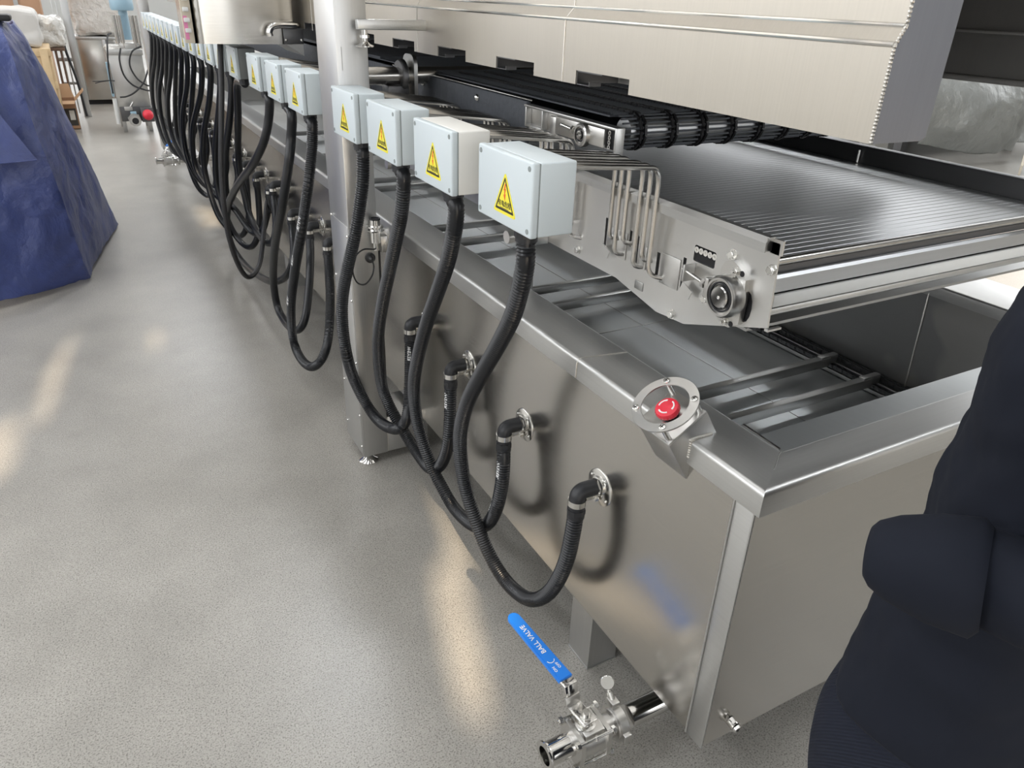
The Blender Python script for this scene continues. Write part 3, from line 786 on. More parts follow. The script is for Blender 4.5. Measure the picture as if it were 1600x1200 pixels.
# ------------------------------------------------------------------ junction boxes
def copy_tree(o, parent=None):
    c = o.copy(); COL.objects.link(c)
    if parent is not None:
        mpi = o.matrix_parent_inverse.copy(); c.parent = parent; c.matrix_parent_inverse = mpi
    for ch in KIDS.get(o.name, []): copy_tree(ch, c)
    return c
KIDS = {}
def index_kids():
    KIDS.clear()
    for o in bpy.data.objects:
        if o.parent: KIDS.setdefault(o.parent.name, []).append(o)

ORD = ['nearest', 'second', 'third', 'fourth', 'fifth', 'sixth', 'seventh', 'eighth', 'ninth', 'tenth', 'eleventh', 'twelfth',
       'thirteenth', 'fourteenth', 'fifteenth', 'sixteenth', 'seventeenth', 'eighteenth', 'nineteenth', 'twentieth', 'twenty-first', 'twenty-second', 'twenty-third', 'twenty-fourth']
BX, BY, BZ = .615, 1.043, 1.140
jb = thing('junction_box', 'x', 'electrical box', (.657, BY + .0975, BZ), 'pale electrical boxes in a row along the tank')
body = MB().box(BX + .0152, BX + .085, BY, BY + .195, BZ, BZ + .123, .0035, 3).build('housing', 'box', jb)
MB().box(BX + .0135, BX + .017, BY + .0012, BY + .1938, BZ + .0012, BZ + .1218, .001).build('gasket', 'gasket', jb)
lid = MB().box(BX, BX + .0145, BY - .0008, BY + .1958, BZ - .0008, BZ + .1238, .0035, 3).build('lid', 'box', jb)
for yy in (BY + .010, BY + .185):
    for zz in (BZ + .010, BZ + .113):
        s_ = MB().cyl((BX + .0005, yy, zz), (BX - .0008, yy, zz), .0045, n=16).build('screw', 'dull', lid)
        # countersunk slot
        s_.data.materials[0] = M['gasket']
        MB().cyl((BX - .0008, yy, zz), (BX - .0013, yy, zz), .0030, n=14)
def tri(cy, cz, s, r=.0035):
    """rounded triangle, centre of its base at (cy, cz)"""
    pts = [(cy, cz + s * .94), (cy + s * .53, cz), (cy - s * .53, cz)]
    out = []
    for i in range(3):
        a = V(pts[i - 1]); b = V(pts[i]); c = V(pts[(i + 1) % 3])
        u, v_ = (a - b).normalized(), (c - b).normalized()
        for t in (0, .25, .5, .75, 1):
            p = b + u * r * 2.2 * (1 - t) ** 2 + v_ * r * 2.2 * t ** 2; out.append((p.x, p.y))
    return out
cy, cz = BY + .0905, BZ + .0195
lab = MB().prism([tri(cy, cz, .078)], FX(BX), -.0006, 0).build('warning_label', 'yellow', jb)
MB().prism([tri(cy, cz + .0055, .063, .0012), tri(cy, cz + .0095, .0525, .0008)], FX(BX - .0006), -.0003, 0).build('triangle_border', 'black_ink', lab)
bz = [(0, .017), (-.004, .005), (-.0008, .006), (-.002, -.003), (-.0042, -.002), (.0012, -.012), (.0030, .000), (.0008, -.0006), (.0040, .009), (.001, .0085), (.0040, .017)]
MB().prism([[(cy - a, cz + .036 + b) for a, b in bz]], FX(BX - .0006), -.0003, 0).build('lightning_mark', 'red_ink', lab)
def flat_text(s, size, y, z, x, mat, parent, name='printed_text', bold=0.0):
    vs, fs = text_mesh(s, size, bold=bold)
    mb = MB().add([(x, y - u, z + v_) for u, v_ in vs], fs)
    return mb.build(name, mat, parent, recalc=False)
flat_text('有电危险', .0115, cy, cz + .0175, BX - .0009, 'black_ink', lab, bold=.0002)
mb = MB()
for k_, (a, b) in enumerate(((-.016, .010), (-.021, .0165))):
    pass
mb.box(BX - .0009, BX - .0006, cy - .015, cy + .016, cz + .0100, cz + .0108)
mb.build('print_line', 'black_ink', lab)
gl = MB().cyl((.657, BY + .083, BZ), (.657, BY + .083, BZ - .010), .0205, n=20).cyl((.657, BY + .083, BZ - .010), (.657, BY + .083, BZ - .022), .0225, n=10).cyl((.657, BY + .083, BZ - .022), (.657, BY + .083, BZ - .030), .0205, n=24).build('hose_gland', 'plastic', jb)

# heater tubes of the nearest box: six bends over the plate edge
def heater_set(name, label, y_off, full=True):
    h = thing('heater_tubes', label, 'heating tubes', (.84, 1.2 + y_off, 1.05), 'bundles of bent heating tubes behind the boxes')
    spec = [  # top y, top z, bottom points
        (1.166, 1.210, [(.975, 1.150, 1.05), (.975, 1.148, 1.005), (.978, 1.128, .982), (.988, 1.105, .976), (1.008, 1.072, .982)]),
        (1.192, 1.207, [(.975, 1.188, 1.05), (.975, 1.186, 1.030), (.979, 1.172, 1.012), (.990, 1.160, 1.008), (1.01, 1.150, 1.010)]),
        (1.218, 1.203, [(.975, 1.222, 1.05), (.975, 1.222, 1.008), (.979, 1.212, .992), (.990, 1.200, .988), (1.01, 1.19, .990)]),
        (1.262, 1.193, [(.975, 1.262, 1.06), (.975, 1.262, 1.048), (.979, 1.250, 1.030), (.990, 1.238, 1.026), (1.01, 1.222, 1.028)]),
        (1.288, 1.188, [(.975, 1.298, 1.06), (.975, 1.298, 1.016), (.979, 1.285, .998), (.990, 1.272, .996), (1.01, 1.255, .998)]),
        (1.312, 1.183, [(.975, 1.332, 1.08), (.975, 1.335, 1.045), (.979, 1.350, 1.030), (.988, 1.370, 1.028), (1.008, 1.385, 1.032)]),
    ]
    for i, (ty, tz, bot) in enumerate(spec):
        sy = 1.058 + .030 * i
        P = [(.700, sy, 1.250), (.978, ty, 1.209), (.978, ty, bot[1][2] - .018), (1.012, ty - (.035 if i == 0 else .012), bot[1][2] - .020)]
        P = [(a, b + y_off, c) for a, b, c in P]
        MB().tube(fillet(P, .030 if i else .036, 7), .0050, 10).build('tube', 'tube', h)
    return h
heater_set('a', 'bundle of bent steel tubes arching from the nearest box down to the side plate', 0)
heater_set('b', 'bundle of bent steel tubes running back from the second box', .312)
heater_set('c', 'bundle of bent steel tubes running back from the third box', .618)
heater_set('d', 'bundle of bent steel tubes running back from the fourth box', .918)
for k_, n_ in ((1.43, 'fifth'), (1.735, 'sixth'), (2.065, 'seventh')):
    heater_set('e', 'bundle of bent steel tubes running back from the %s box' % n_, k_)

ys = [1.043, 1.357, 1.664, 1.960, 2.485, 2.790, 3.120, 3.56, 3.90, 4.205, 4.51, 4.82, 5.13, 5.42, 5.69, 5.96, 6.23, 6.50, 6.77, 7.04, 7.31, 7.58]
index_kids()
boxes = [jb]
for k_ in range(1, len(ys)):
    boxes.append(copy_tree(jb))
lab_b = {0: 'nearest pale grey electrical box, largest in the row, with a yellow warning triangle',
         1: 'second electrical box from the camera, its housing coloured near-white as if sunlit, with a warning triangle',
         2: 'third electrical box from the camera, between the near-white one and the one at the column',
         3: 'fourth electrical box from the camera, in front of the nearest square column',
         4: 'fifth electrical box, first one beyond the nearest square column',
         5: 'sixth electrical box from the camera, second one beyond the column',
         6: 'seventh electrical box from the camera, third one beyond the column',
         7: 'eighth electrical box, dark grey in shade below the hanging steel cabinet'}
for k_, (b_, y) in enumerate(zip(boxes, ys)):
    b_.location.y = y + .0975
    b_['label'] = lab_b.get(k_, '%s electrical box from the camera, in the far part of the row' % ORD[k_])
for k_, mt in ((1, 'boxsunlit'), (7, 'boxdark')):
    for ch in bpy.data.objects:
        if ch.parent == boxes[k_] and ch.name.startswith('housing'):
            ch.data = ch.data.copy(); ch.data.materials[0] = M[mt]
# the nearest boxes' small side bolts on brackets holding them to the tubes
for k_, (x, y, z) in enumerate(((.650, 1.188, 1.100), (.650, 1.83, 1.112))):
    o_ = MB().cyl((x, y, z), (x + .035, y, z), .012, n=24).cyl((x + .035, y, z), (x + .085, y, z), .006, n=12).cyl((x + .020, y, z), (x + .020, y, 1.141), .005, n=10).build('clamp_rod', 'cast')
    tag(o_, ('round-headed steel rod under the nearest electrical box' if k_ == 0 else 'round-headed steel rod under the third electrical box'), 'rod')
# tube heads reaching each far box
# ------------------------------------------------------------------ hoses
HOSES = [
    [(0.657, 1.126, 1.099), (0.658, 1.128, 1.062), (0.66, 1.147, 1.006), (0.664, 1.182, 0.937), (0.669, 1.247, 0.848), (0.673, 1.327, 0.744), (0.675, 1.4, 0.637), (0.676, 1.442, 0.535), (0.682, 1.454, 0.444), (0.694, 1.446, 0.345), (0.709, 1.408, 0.252), (0.723, 1.356, 0.179), (0.731, 1.286, 0.15), (0.734, 1.211, 0.162), (0.735, 1.148, 0.199), (0.744, 1.105, 0.25), (0.751, 1.075, 0.316), (0.758, 1.057, 0.391), (0.765, 1.054, 0.463), (0.77, 1.056, 0.514)],
    [(0.657, 1.425, 1.097), (0.658, 1.438, 1.045), (0.663, 1.483, 0.963), (0.67, 1.556, 0.867), (0.676, 1.64, 0.756), (0.68, 1.711, 0.643), (0.681, 1.759, 0.537), (0.686, 1.781, 0.455), (0.695, 1.781, 0.366), (0.707, 1.76, 0.29), (0.718, 1.729, 0.232), (0.727, 1.683, 0.193), (0.734, 1.626, 0.163), (0.738, 1.559, 0.161), (0.74, 1.491, 0.179), (0.74, 1.441, 0.211), (0.747, 1.406, 0.253), (0.753, 1.381, 0.318), (0.76, 1.373, 0.388), (0.766, 1.378, 0.455), (0.77, 1.388, 0.493)],
    [(0.657, 1.729, 1.094), (0.656, 1.752, 1.007), (0.654, 1.787, 0.936), (0.652, 1.844, 0.831), (0.65, 1.905, 0.721), (0.651, 1.962, 0.605), (0.661, 2.01, 0.494), (0.678, 2.042, 0.374), (0.692, 2.029, 0.311), (0.705, 1.992, 0.267), (0.718, 1.933, 0.226), (0.727, 1.859, 0.199), (0.73, 1.798, 0.194), (0.73, 1.743, 0.218), (0.738, 1.707, 0.258), (0.747, 1.684, 0.323), (0.757, 1.688, 0.405), (0.77, 1.71, 0.516)],
    [(0.657, 2.036, 1.101), (0.653, 2.038, 1.027), (0.642, 2.048, 0.949), (0.626, 2.06, 0.864), (0.607, 2.088, 0.764), (0.593, 2.111, 0.673), (0.586, 2.115, 0.589), (0.59, 2.114, 0.479), (0.615, 2.137, 0.366), (0.65, 2.121, 0.265), (0.666, 2.039, 0.24), (0.67, 1.92, 0.279), (0.689, 1.895, 0.3), (0.706, 1.891, 0.341), (0.732, 1.936, 0.406), (0.756, 1.985, 0.479), (0.77, 2.017, 0.53)],
    [(0.657, 2.548, 1.101), (0.648, 2.555, 1.009), (0.62, 2.548, 0.885), (0.6, 2.618, 0.72), (0.602, 2.795, 0.52), (0.605, 2.941, 0.326), (0.609, 2.99, 0.16), (0.61, 2.885, 0.114), (0.61, 2.701, 0.158), (0.645, 2.663, 0.204), (0.679, 2.669, 0.287), (0.725, 2.769, 0.405), (0.756, 2.868, 0.494), (0.77, 2.921, 0.536)],
    [(0.657, 2.82, 1.094), (0.65, 2.835, 1.015), (0.631, 2.829, 0.927), (0.602, 2.878, 0.765), (0.606, 3.127, 0.537), (0.623, 3.342, 0.323), (0.638, 3.41, 0.158), (0.644, 3.28, 0.116), (0.645, 3.08, 0.159), (0.676, 3.038, 0.219), (0.719, 3.082, 0.345), (0.753, 3.145, 0.465), (0.77, 3.196, 0.529)],
    [(0.657, 3.166, 1.107), (0.65, 3.184, 1.033), (0.626, 3.217, 0.938), (0.598, 3.362, 0.824), (0.585, 3.707, 0.671), (0.589, 4.118, 0.484), (0.603, 4.399, 0.297), (0.622, 4.478, 0.153), (0.639, 4.299, 0.104), (0.651, 3.96, 0.135), (0.655, 3.56, 0.225), (0.69, 3.438, 0.279), (0.715, 3.358, 0.361), (0.742, 3.401, 0.436), (0.77, 3.519, 0.508)],
    [(0.657, 3.82, 1.098), (0.666, 3.966, 0.939), (0.68, 4.183, 0.735), (0.681, 4.221, 0.619), (0.687, 4.219, 0.51), (0.695, 4.182, 0.393), (0.699, 4.04, 0.339), (0.7, 3.846, 0.337), (0.716, 3.762, 0.359), (0.733, 3.722, 0.427), (0.755, 3.792, 0.504), (0.77, 3.871, 0.564)],
]
def hose_frames(P):
    T = []
    for i in range(len(P)):
        a = P[max(0, i - 1)]; b = P[min(len(P) - 1, i + 1)]; T.append((b - a).normalized())
    return T
def hose_text(P, s0, s, size, ang, parent, flip=False):
    """print text along the hose, wrapped on its surface, facing the given direction"""
    vs, fs = text_mesh(s, size, align='LEFT', bold=.0003)
    cum = [0.0]
    for a, b in zip(P, P[1:]): cum.append(cum[-1] + (b - a).length)
    out = []
    for u, v_ in vs:
        d = s0 + (-u if flip else u)
        i = 0
        while i < len(cum) - 2 and cum[i + 1] < d: i += 1
        t = (d - cum[i]) / max(1e-6, cum[i + 1] - cum[i]); p = P[i].lerp(P[i + 1], t)
        tg = (P[i + 1] - P[i]).normalized()
        n_ = (V(ang) - tg * V(ang).dot(tg)).normalized(); b_ = tg.cross(n_) * (-1 if flip else 1)
        th = v_ / .0172
        out.append(p + (n_ * cos(th) + b_ * sin(th)) * .0181)
    return MB().add(out, fs).build('printed_text', 'white_ink', parent, recalc=False)
hose_lab = ['black corrugated hose looping from the nearest electrical box to the nearest elbow on the tank',
            'black hose looping from the second electrical box to the second elbow on the tank',
            'black hose looping from the third electrical box to the third elbow on the tank',
            'black hose crossing the front of the square column from the fourth electrical box',
            'black hose just beyond the square column, hanging lowest there, with white lettering',
            'black hose of the sixth electrical box, second one beyond the column',
            'black hose of the seventh electrical box, bent in a wide S beyond the column',
            'black hose hanging from the dark grey electrical box']
def fitting(h, x, y, z, flange_y=None, detail=True):
    """elbow, clamp and wall flange; hose enters from below at (x, y, z)"""
    r = .0165; fy = y if flange_y is None else flange_y
    MB().cyl((x, y, z - .012), (x, y, z - .002), .0195, n=20).cyl((x, y, z - .002), (x, y, z + .010), .0205, n=8).cyl((x, y, z + .010), (x, y, z + .020), .0185, n=20).build('hose_nut', 'plastic', h)
    zc = z + .052; P = [V((x, y, z + .018)), V((x, y, z + .030))]
    for i in range(1, 8):
        t = radians(90 * i / 8); P.append(V((x + .016 - .016 * cos(t), y, z + .036 + .016 * sin(t))))
    P += [V((x + .016, y, zc)), V((.812, y, zc))]
    MB().tube(P, .0180, 20).build('elbow', 'plastic', h)
    MB().lathe((x, y, z + .020), (0, 0, 1), [(.0182, 0), (.0200, 0), (.0200, .014), (.0182, .014)], 28, closed=True).box(x + .018, .822, y - .0012, y + .0012, z + .020, z + .034, .0005).build('clamp_band', 'bolt', h)
    fl_ = MB().lathe((.828, y, zc - .006), (-1, 0, 0), [(.043, 0), (.043, .0015), (.041, .0028), (.001, .0028)], 40).lathe((.8255, y, zc), (-1, 0, 0), [(.022, 0), (.022, .007), (.0185, .008), (.0185, .0)], 28).build('wall_flange', 'bolt', h)
    if detail:
        for k in range(4):
            t = radians(35 + 90 * k)
            MB().sphere((.8245, y + .034 * cos(t), zc - .006 + .034 * sin(t)), .0035, 8).build('rivet', 'bolt', fl_)
        MB().hexbolt((.822, y, z + .018 + .002), (-1, 0, 0), .007, .006).build('clamp_bolt', 'bolt', h)
for k_, pts in enumerate(HOSES):
    lowp = min(pts, key=lambda p: p[2])
    h = thing('conduit_hose', hose_lab[k_], 'hose', (lowp[0], lowp[1], lowp[2]), 'black conduit hoses looping down from the boxes')
    end = V(pts[-1])
    P = [V((.657, ys[k_] + .083, 1.114))] + [V(p) for p in pts] + [V((.770, end.y, end.z + .012))]
    C_ = catmull(P, 10)
    if k_ < 5:
        R_ = resample(C_, .0034)
        rf = lambda i: (.0168, .0178, .0178, .0168)[i % 4] if False else (.0163 if i % 2 else .0184)
        hm = MB().tube(R_, rf, 18)
    else:
        R_ = resample(C_, .008); hm = MB().tube(R_, .0172, 14)
    hm.build('ribbed_tube', 'hose', h, ang=60)
    P2 = resample(C_, .004)
    L_ = .004 * len(P2)
    if k_ == 0:
        pass
    elif k_ == 1: hose_text(P2, L_ - .055, 'WEYER', .014, (-1, -.2, .2), h, True); hose_text(P2, L_ - .17, 'WY-PAM', .013, (-1, .5, .2), h, True)
    elif k_ == 2: hose_text(P2, L_ - .045, 'WEYER', .014, (-1, -.3, .2), h, True); hose_text(P2, .70, 'WEYER', .013, (-1, .6, .3), h)
    elif k_ == 3: hose_text(P2, L_ - .045, 'WEYER', .014, (-.6, -1, .2), h, True)
    elif k_ == 4:
        hose_text(P2, .34, 'WEYER', .018, (-1, -.6, .3), h); hose_text(P2, .56, 'WY-PAM', .017, (-1, -.6, .3), h); hose_text(P2, .86, 'WEYER', .017, (-1, -.5, .3), h)
    fitting(h, .770, end.y, end.z + .002)
# far hoses
random.seed(11)
nf = len(ys)
for k_ in range(8, nf):
    y = ys[k_]
    ye = y + .0 + .10 + random.uniform(-.03, .03) - .02
    dy = random.uniform(.10, .34); zl = random.uniform(.12, .34); xs = .60 + random.uniform(-.03, .03)
    P = [(.657, y + .083, 1.114), (.657, y + .085, 1.06), (.64, y + .10 + dy * .2, .92), (xs + .01, y + .10 + dy * .7, .70), (xs, y + .10 + dy, .48), (xs + .03, y + .08 + dy * .9, zl + .10), (.68, y + .10 + dy * .5, zl), (.72, y + .10 + dy * .1, zl + .02), (.755, ye - .01, zl + .14), (.770, ye, .46), (.770, ye, .54)]
    h = thing('conduit_hose', 'black hose of the %s electrical box from the camera, in the far tangle' % ORD[k_], 'hose', (.68, y + .1, zl), 'black conduit hoses looping down from the boxes')
    MB().tube(resample(catmull(P, 8), .02), .0172, 10).build('ribbed_tube', 'hose', h, ang=60)
    fitting(h, .770, ye, .530, detail=False)
# a straight drop cable below the hanging cabinet
o_ = MB().tube(catmull([(.555, 3.50, 1.30), (.530, 3.46, 1.12), (.505, 3.45, .963), (.480, 3.45, .78), (.47, 3.45, .60), (.49, 3.50, .40), (.55, 3.60, .25), (.63, 3.7, .27), (.70, 3.85, .40), (.76, 4.0, .50), (.80, 4.02, .52), (.83, 4.02, .52)], 8), .0115, 12).build('drop_cable', 'cable')
tag(o_, 'straight black cable dropping from under the hanging steel cabinet', 'cable')

# ------------------------------------------------------------------ emergency stop on the rim
es = thing('emergency_stop', 'red mushroom emergency stop inside a steel guard ring on the tank rim', 'emergency stop', (.85, .85, .824))
th = .565; B0 = V((.7722, .8085, .8245)); S_ = .0915
u_ = V((0, 1, 0)); v_ = V((cos(th), 0, sin(th))); n_ = V((-sin(th), 0, cos(th)))
fc = B0 + u_ * S_ / 2 + v_ * S_ / 2
hm = MB().obox(fc - n_ * .052, u_, v_, n_, S_ / 2, S_ / 2, .052, .003, 2)
hs = hm.build('housing', 'post', es)
MB().obox(fc + n_ * .0012, u_, v_, n_, S_ / 2 - .0008, S_ / 2 - .0008, .0015, .001).build('face_plate', 'cast', es)
# tapered lower skirt down to the rim side
MB().loft([[B0 + V((0, 0, 0)) - n_ * .09 + u_ * a + v_ * b for a, b in ((.001, .001), (S_ - .001, .001), (S_ - .001, S_ - .004), (.001, S_ - .004))],
           [B0 - n_ * .118 + u_ * a + v_ * b for a, b in ((.006, .022), (S_ - .006, .022), (S_ - .006, S_ - .010), (.006, S_ - .010))]]).build('skirt', 'post', es)
mb = MB()
for i in range(16):
    t = i / 15; mb.sphere((.8195 + (.02 if t > .5 else 0) * (t - .5) * 2 + .001, .8075, .790 + .035 * min(1, t * 2)), .0035, 8)
for i in range(14): mb.sphere((.8195 + .0036 * i, .8075 + 0, .8245), .0035, 8)
mb.build('weld_bead', 'weld', es)
RH = .034
gc = fc + n_ * RH
RO, RI = .0610, .0440
mb = MB().lathe(gc, n_, [(RI, 0), (RO, 0), (RO, .003), (RI, .003)], 64, closed=True)
gr = mb.build('guard_ring', 'cast', es)
for k in range(4):
    t = radians(45 + 90 * k); d = u_ * cos(t) * .0525 + v_ * sin(t) * .0525
    base = fc + (u_ * cos(t) + v_ * sin(t)) * .0525
    MB().cyl(base, base + n_ * RH, .0052, n=16).build('standoff', 'polish', es)
    sc_ = MB().lathe(gc + d + n_ * .003, n_, [(.0065, 0), (.006, .0025), (.003, .0036), (.001, .0036)], 20).build('screw', 'bolt', gr)
    MB().obox(gc + d + n_ * .0066, u_, v_, n_, .0035, .0006, .0004).obox(gc + d + n_ * .0066, v_, u_, n_, .0035, .0006, .0004).build('screw_slot', 'blackgap', sc_)
bs = MB().lathe(fc + n_ * .002, n_, [(.0155, 0), (.0155, .003), (.011, .004), (.011, .012)], 28).build('button_stem', 'plastic', es)
pr = []
bm_c = fc + n_ * .012
mb = MB(); n = 72; prof_b = [(.0150, 0), (.0205, .004), (.0218, .007), (.0218, .012), (.0205, .0155), (.016, .0172), (.001, .0176)]
a_ = u_; b_ = v_
vs = []; fs = []
for (r, hh) in prof_b:
    for i in range(n):
        rr = r + (.0008 if (i % 3 == 0 and .003 < hh < .013) else 0); t = 2 * pi * i / n
        vs.append(bm_c + n_ * hh + (a_ * cos(t) + b_ * sin(t)) * rr)
for k in range(len(prof_b) - 1):
    for i in range(n): j = (i + 1) % n; fs.append((k * n + i, k * n + j, (k + 1) * n + j, (k + 1) * n + i))
fs += [tuple(range(n - 1, -1, -1)), tuple(range((len(prof_b) - 1) * n, len(prof_b) * n))]
mb.add(vs, fs); btn = mb.build('mushroom_button', 'redbtn', es)
mb = MB()
for k in range(3):
    t0 = 95 + 120 * k; arc = []
    for i in range(15): t = radians(t0 + 78 * i / 14); arc.append((.0152 * cos(t), .0152 * sin(t)))
    inner = []
    for i in range(15): t = radians(t0 + 78 - 78 * i / 14); wv = .0024 + (.0006 if i < 4 else 0); inner.append(((.0152 - wv) * cos(t), (.0152 - wv) * sin(t)))
    t = radians(t0 - 12)
    mb.prism([arc + inner], lambda u, v, d: bm_c + n_ * (.0172 + d) + u_ * u + v_ * v, 0, .0010)
mb.build('arrow_mark', 'white_ink', btn)

# ------------------------------------------------------------------ ball valves
def ball_valve(label, ax, ay, az, loc, handle_dir, simple=False):
    """valve on a pipe along -X; built round its own axis"""
    v0 = thing('ball_valve', label, 'valve', loc)
    Y, Z = ay, az
    def q(x): return V((x + ax, Y, Z))
    MB().lathe(q(.576), (1, 0, 0), [(.0205, 0), (.0315, 0), (.0315, .0035), (.026, .007), (.0248, .012), (.0248, .062), (.0215, .062), (.0215, .004)], 40, closed=True).build('end_ferrule', 'polish', v0)
    bd = MB().lathe(q(.638), (1, 0, 0), [(.027, 0), (.040, .002), (.040, .014), (.0385, .016), (.0385, .064), (.040, .066), (.040, .078), (.027, .080), (.026, .100), (.034, .102), (.034, .106), (.001, .106)], 40).build('body', 'cast', v0)
    for x in (.640, .706):
        pl = rrect(-.040, .040, -.040, .040, .012)
        pts = [(Y + a, Z + b) for a, b in pl]
        MB().prism([pts], FX(x + ax), 0, .010).build('flange_plate', 'cast', v0)
    for sy in (-1, 1):
        for sz in (-1, 1):
            c = V((0, Y + sy * .034, Z + sz * .034))
            MB().cyl(c + V((.626 + ax, 0, 0)), c + V((.728 + ax, 0, 0)), .0040, n=14).cyl(c + V((.630 + ax, 0, 0)), c + V((.638 + ax, 0, 0)), .0085, n=6).cyl(c + V((.717 + ax, 0, 0)), c + V((.725 + ax, 0, 0)), .0085, n=6).cyl(c + V((.676 + ax, 0, 0)), c + V((.680 + ax, 0, 0)), .0062, n=14).build('tie_bolt', 'bolt', v0)
    if not simple:
        MB().box(.655 + ax, .703 + ax, Y - .028, Y + .028, Z + .030, Z + .043, .002).build('mounting_pad', 'cast', v0)
        MB().lathe((.672 + ax, Y, Z + .043), (0, 0, 1), [(.022, 0), (.022, .004), (.014, .006), (.012, .012)], 28).build('stem_collar', 'bolt', v0)
    MB().cyl((.672 + ax, Y, Z + .043), (.672 + ax, Y, Z + .080), .0075, n=18).cyl((.672 + ax, Y, Z + .062), (.672 + ax, Y, Z + .071), .013, n=6).build('stem', 'bolt', v0)
    # clamp
    cl = MB().lathe(q(.744), (1, 0, 0), [(.028, 0), (.040, .001), (.040, .020), (.028, .021)], 40, closed=True).box(.744 + ax, .764 + ax, Y + .004, Y + .030, Z + .034, Z + .052, .003).box(.744 + ax, .764 + ax, Y - .048, Y - .030, Z - .012, Z + .010, .003).build('pipe_clamp', 'cast', v0)
    MB().cyl((.754 + ax, Y + .017, Z + .040), (.754 + ax, Y + .040, Z + .066), .004, n=12).cyl((.754 + ax, Y + .020, Z + .046), (.754 + ax, Y + .032, Z + .060), .008, n=12).build('clamp_bolt', 'bolt', cl)
    MB().lathe((.754 + ax, Y + .042, Z + .078), (-.55, -.62, .45), [(.001, 0), (.014, .0), (.0155, .0015), (.014, .003), (.001, .003)], 24).build('wing_nut', 'polish', cl)
    # handle: flat bar, riser and vinyl grip
    hd = V(handle_dir).normalized(); sd_ = V((0, 0, 1)).cross(hd).normalized()
    S0 = V((.672 + ax, Y, Z + .060))
    hp = MB()
    hp.obox(S0 + hd * .014, hd, sd_, (0, 0, 1), .030, .017, .0018, .001)
    up_ = (hd * .30 + V((0, 0, 1))).normalized()
    hp.obox(S0 + hd * .048 + V((0, 0, .020)), up_, sd_, up_.cross(sd_), .026, .0165, .0016, .0008)
    hp.obox(S0 + hd * .066 + V((0, 0, .0445)), hd, sd_, (0, 0, 1), .012, .0165, .0016, .0008)
    hb = hp.build('handle', 'polish', v0)
    MB().obox(S0 + hd * .045 + V((0, 0, .010)), up_, sd_, up_.cross(sd_), .010, .0185, .0035, .001).build('lock_slide', 'cast', hb)
    G0 = S0 + hd * .072 + V((0, 0, .0445)); GL = .205
    pl = [(0, -.0170), (GL - .0145, -.0145)]
    for i in range(1, 10):
        t = radians(-90 + 180 * i / 10); pl.append((GL - .0145 + .0145 * cos(t), .0145 * sin(t)))
    pl += [(GL - .0145, .0145), (0, .0170)]
    rs = hd * 1.0 + V((0, 0, .06)); rs.normalize(); nz_ = rs.cross(sd_).normalized()
    if nz_.z < 0: nz_ = -nz_
    gfn = lambda a, b, d: G0 + rs * a + sd_ * b + nz_ * d
    gm = MB().prism([pl], gfn, -.004, .004)
    inset = [(a * .985 + .001, b * .82) for a, b in pl]
    gm.prism([inset], gfn, .004, .0052)
    gp = gm.build('grip', 'blue', hb)
    if not simple:
        for s_, a0, b0, size in (('BALL VALVE', .118, 0, .0165), ('OFF', .034, -.0060, .0092), ('ON', .028, .0072, .0092)):
            vs, fs = text_mesh(s_, size, bold=.0002)
            MB().add([gfn(a0 + u, b0 + v, .0056) for u, v in vs], fs).build('printed_text', 'white_ink', gp, recalc=False)
        arc = []
        for i in range(9): t = radians(100 + 150 * i / 8); arc.append(gfn(.054 + .009 * cos(t), .001 + .009 * sin(t), .0056))
        MB().tube(arc, .0009, 6).build('arrow_mark', 'white_ink', gp)
    return v0
ball_valve('polished ball valve with a blue BALL VALVE handle below the near tank corner', 0, .822, .120, (.69, .822, .07), (-.11, 1, 0))
ball_valve('small distant ball valve with a blue grip at the foot of the farthest column', -.10, 7.10, .150, (.59, 7.10, .10), (.1, -.2, 1) if 0 else (.3, 1, 0), True)
MB_p = MB().cyl((.66, 7.10, .15), (.86, 7.10, .15), .0255, n=24).cyl((.86, 7.10, .13), (.86, 7.10, .21), .0255, n=20).build('drain_pipe', 'polish', tank)
# ------------------------------------------------------------------ hanging steel cabinet on the gantry
hc = thing('hanging_cabinet', 'brushed steel cabinet hanging over the row of electrical boxes', 'cabinet', (.65, 3.7, 1.285))
mb = MB(); pr = [(.455, 3.47)]
for i in range(0, 9):
    t = radians(180 + 90 * i / 8 * .9); pr.append((.50 + .045 * cos(t), 3.50 + .045 * sin(t)))
pr += [(.78, 3.448), (.83, 3.455), (.853, 3.475), (.860, 3.51), (.860, 3.90), (.455, 3.90)]
mb.prism([pr], FZ(1.285), 0, .62)
mb.build('cabinet_body', 'sheet', hc)
mb = MB().box(.418, .455, 3.462, 3.476, 1.287, 1.9, .002)
es_ = mb.build('hinge_strip', 'palewood', hc)
for z in (1.325, 1.362, 1.40, 1.438, 1.476, 1.55): MB().box(.424, .446, 3.452, 3.462, z, z + .016, .003).build('hinge_block', 'whiteplast', es_)
MB().box(.422, .436, 3.4605, 3.462, 1.30, 1.385).build('tape', 'pink', es_)
MB().box(.800, .882, 3.440, 3.446, 1.212 + .075, 1.345, .001).build('bracket_plate', 'darkmetal', hc)
for x in (.808, .872): MB().sphere((x, 3.438, 1.302), .006, 8).build('bolt', 'bolt', hc)
MB().tube(catmull([(.737, 3.40, 1.318), (.735, 3.40, 1.335), (.750, 3.40, 1.355), (.79, 3.41, 1.360), (.85, 3.44, 1.358), (.872, 3.48, 1.356)], 6), .013, 14).build('elbow_pipe', 'polish', hc)
MB().prism([[(.81, 1.285), (.884, 1.285), (.884, 1.240)]], FY(3.46), 0, .30).build('gusset', 'dull', hc)

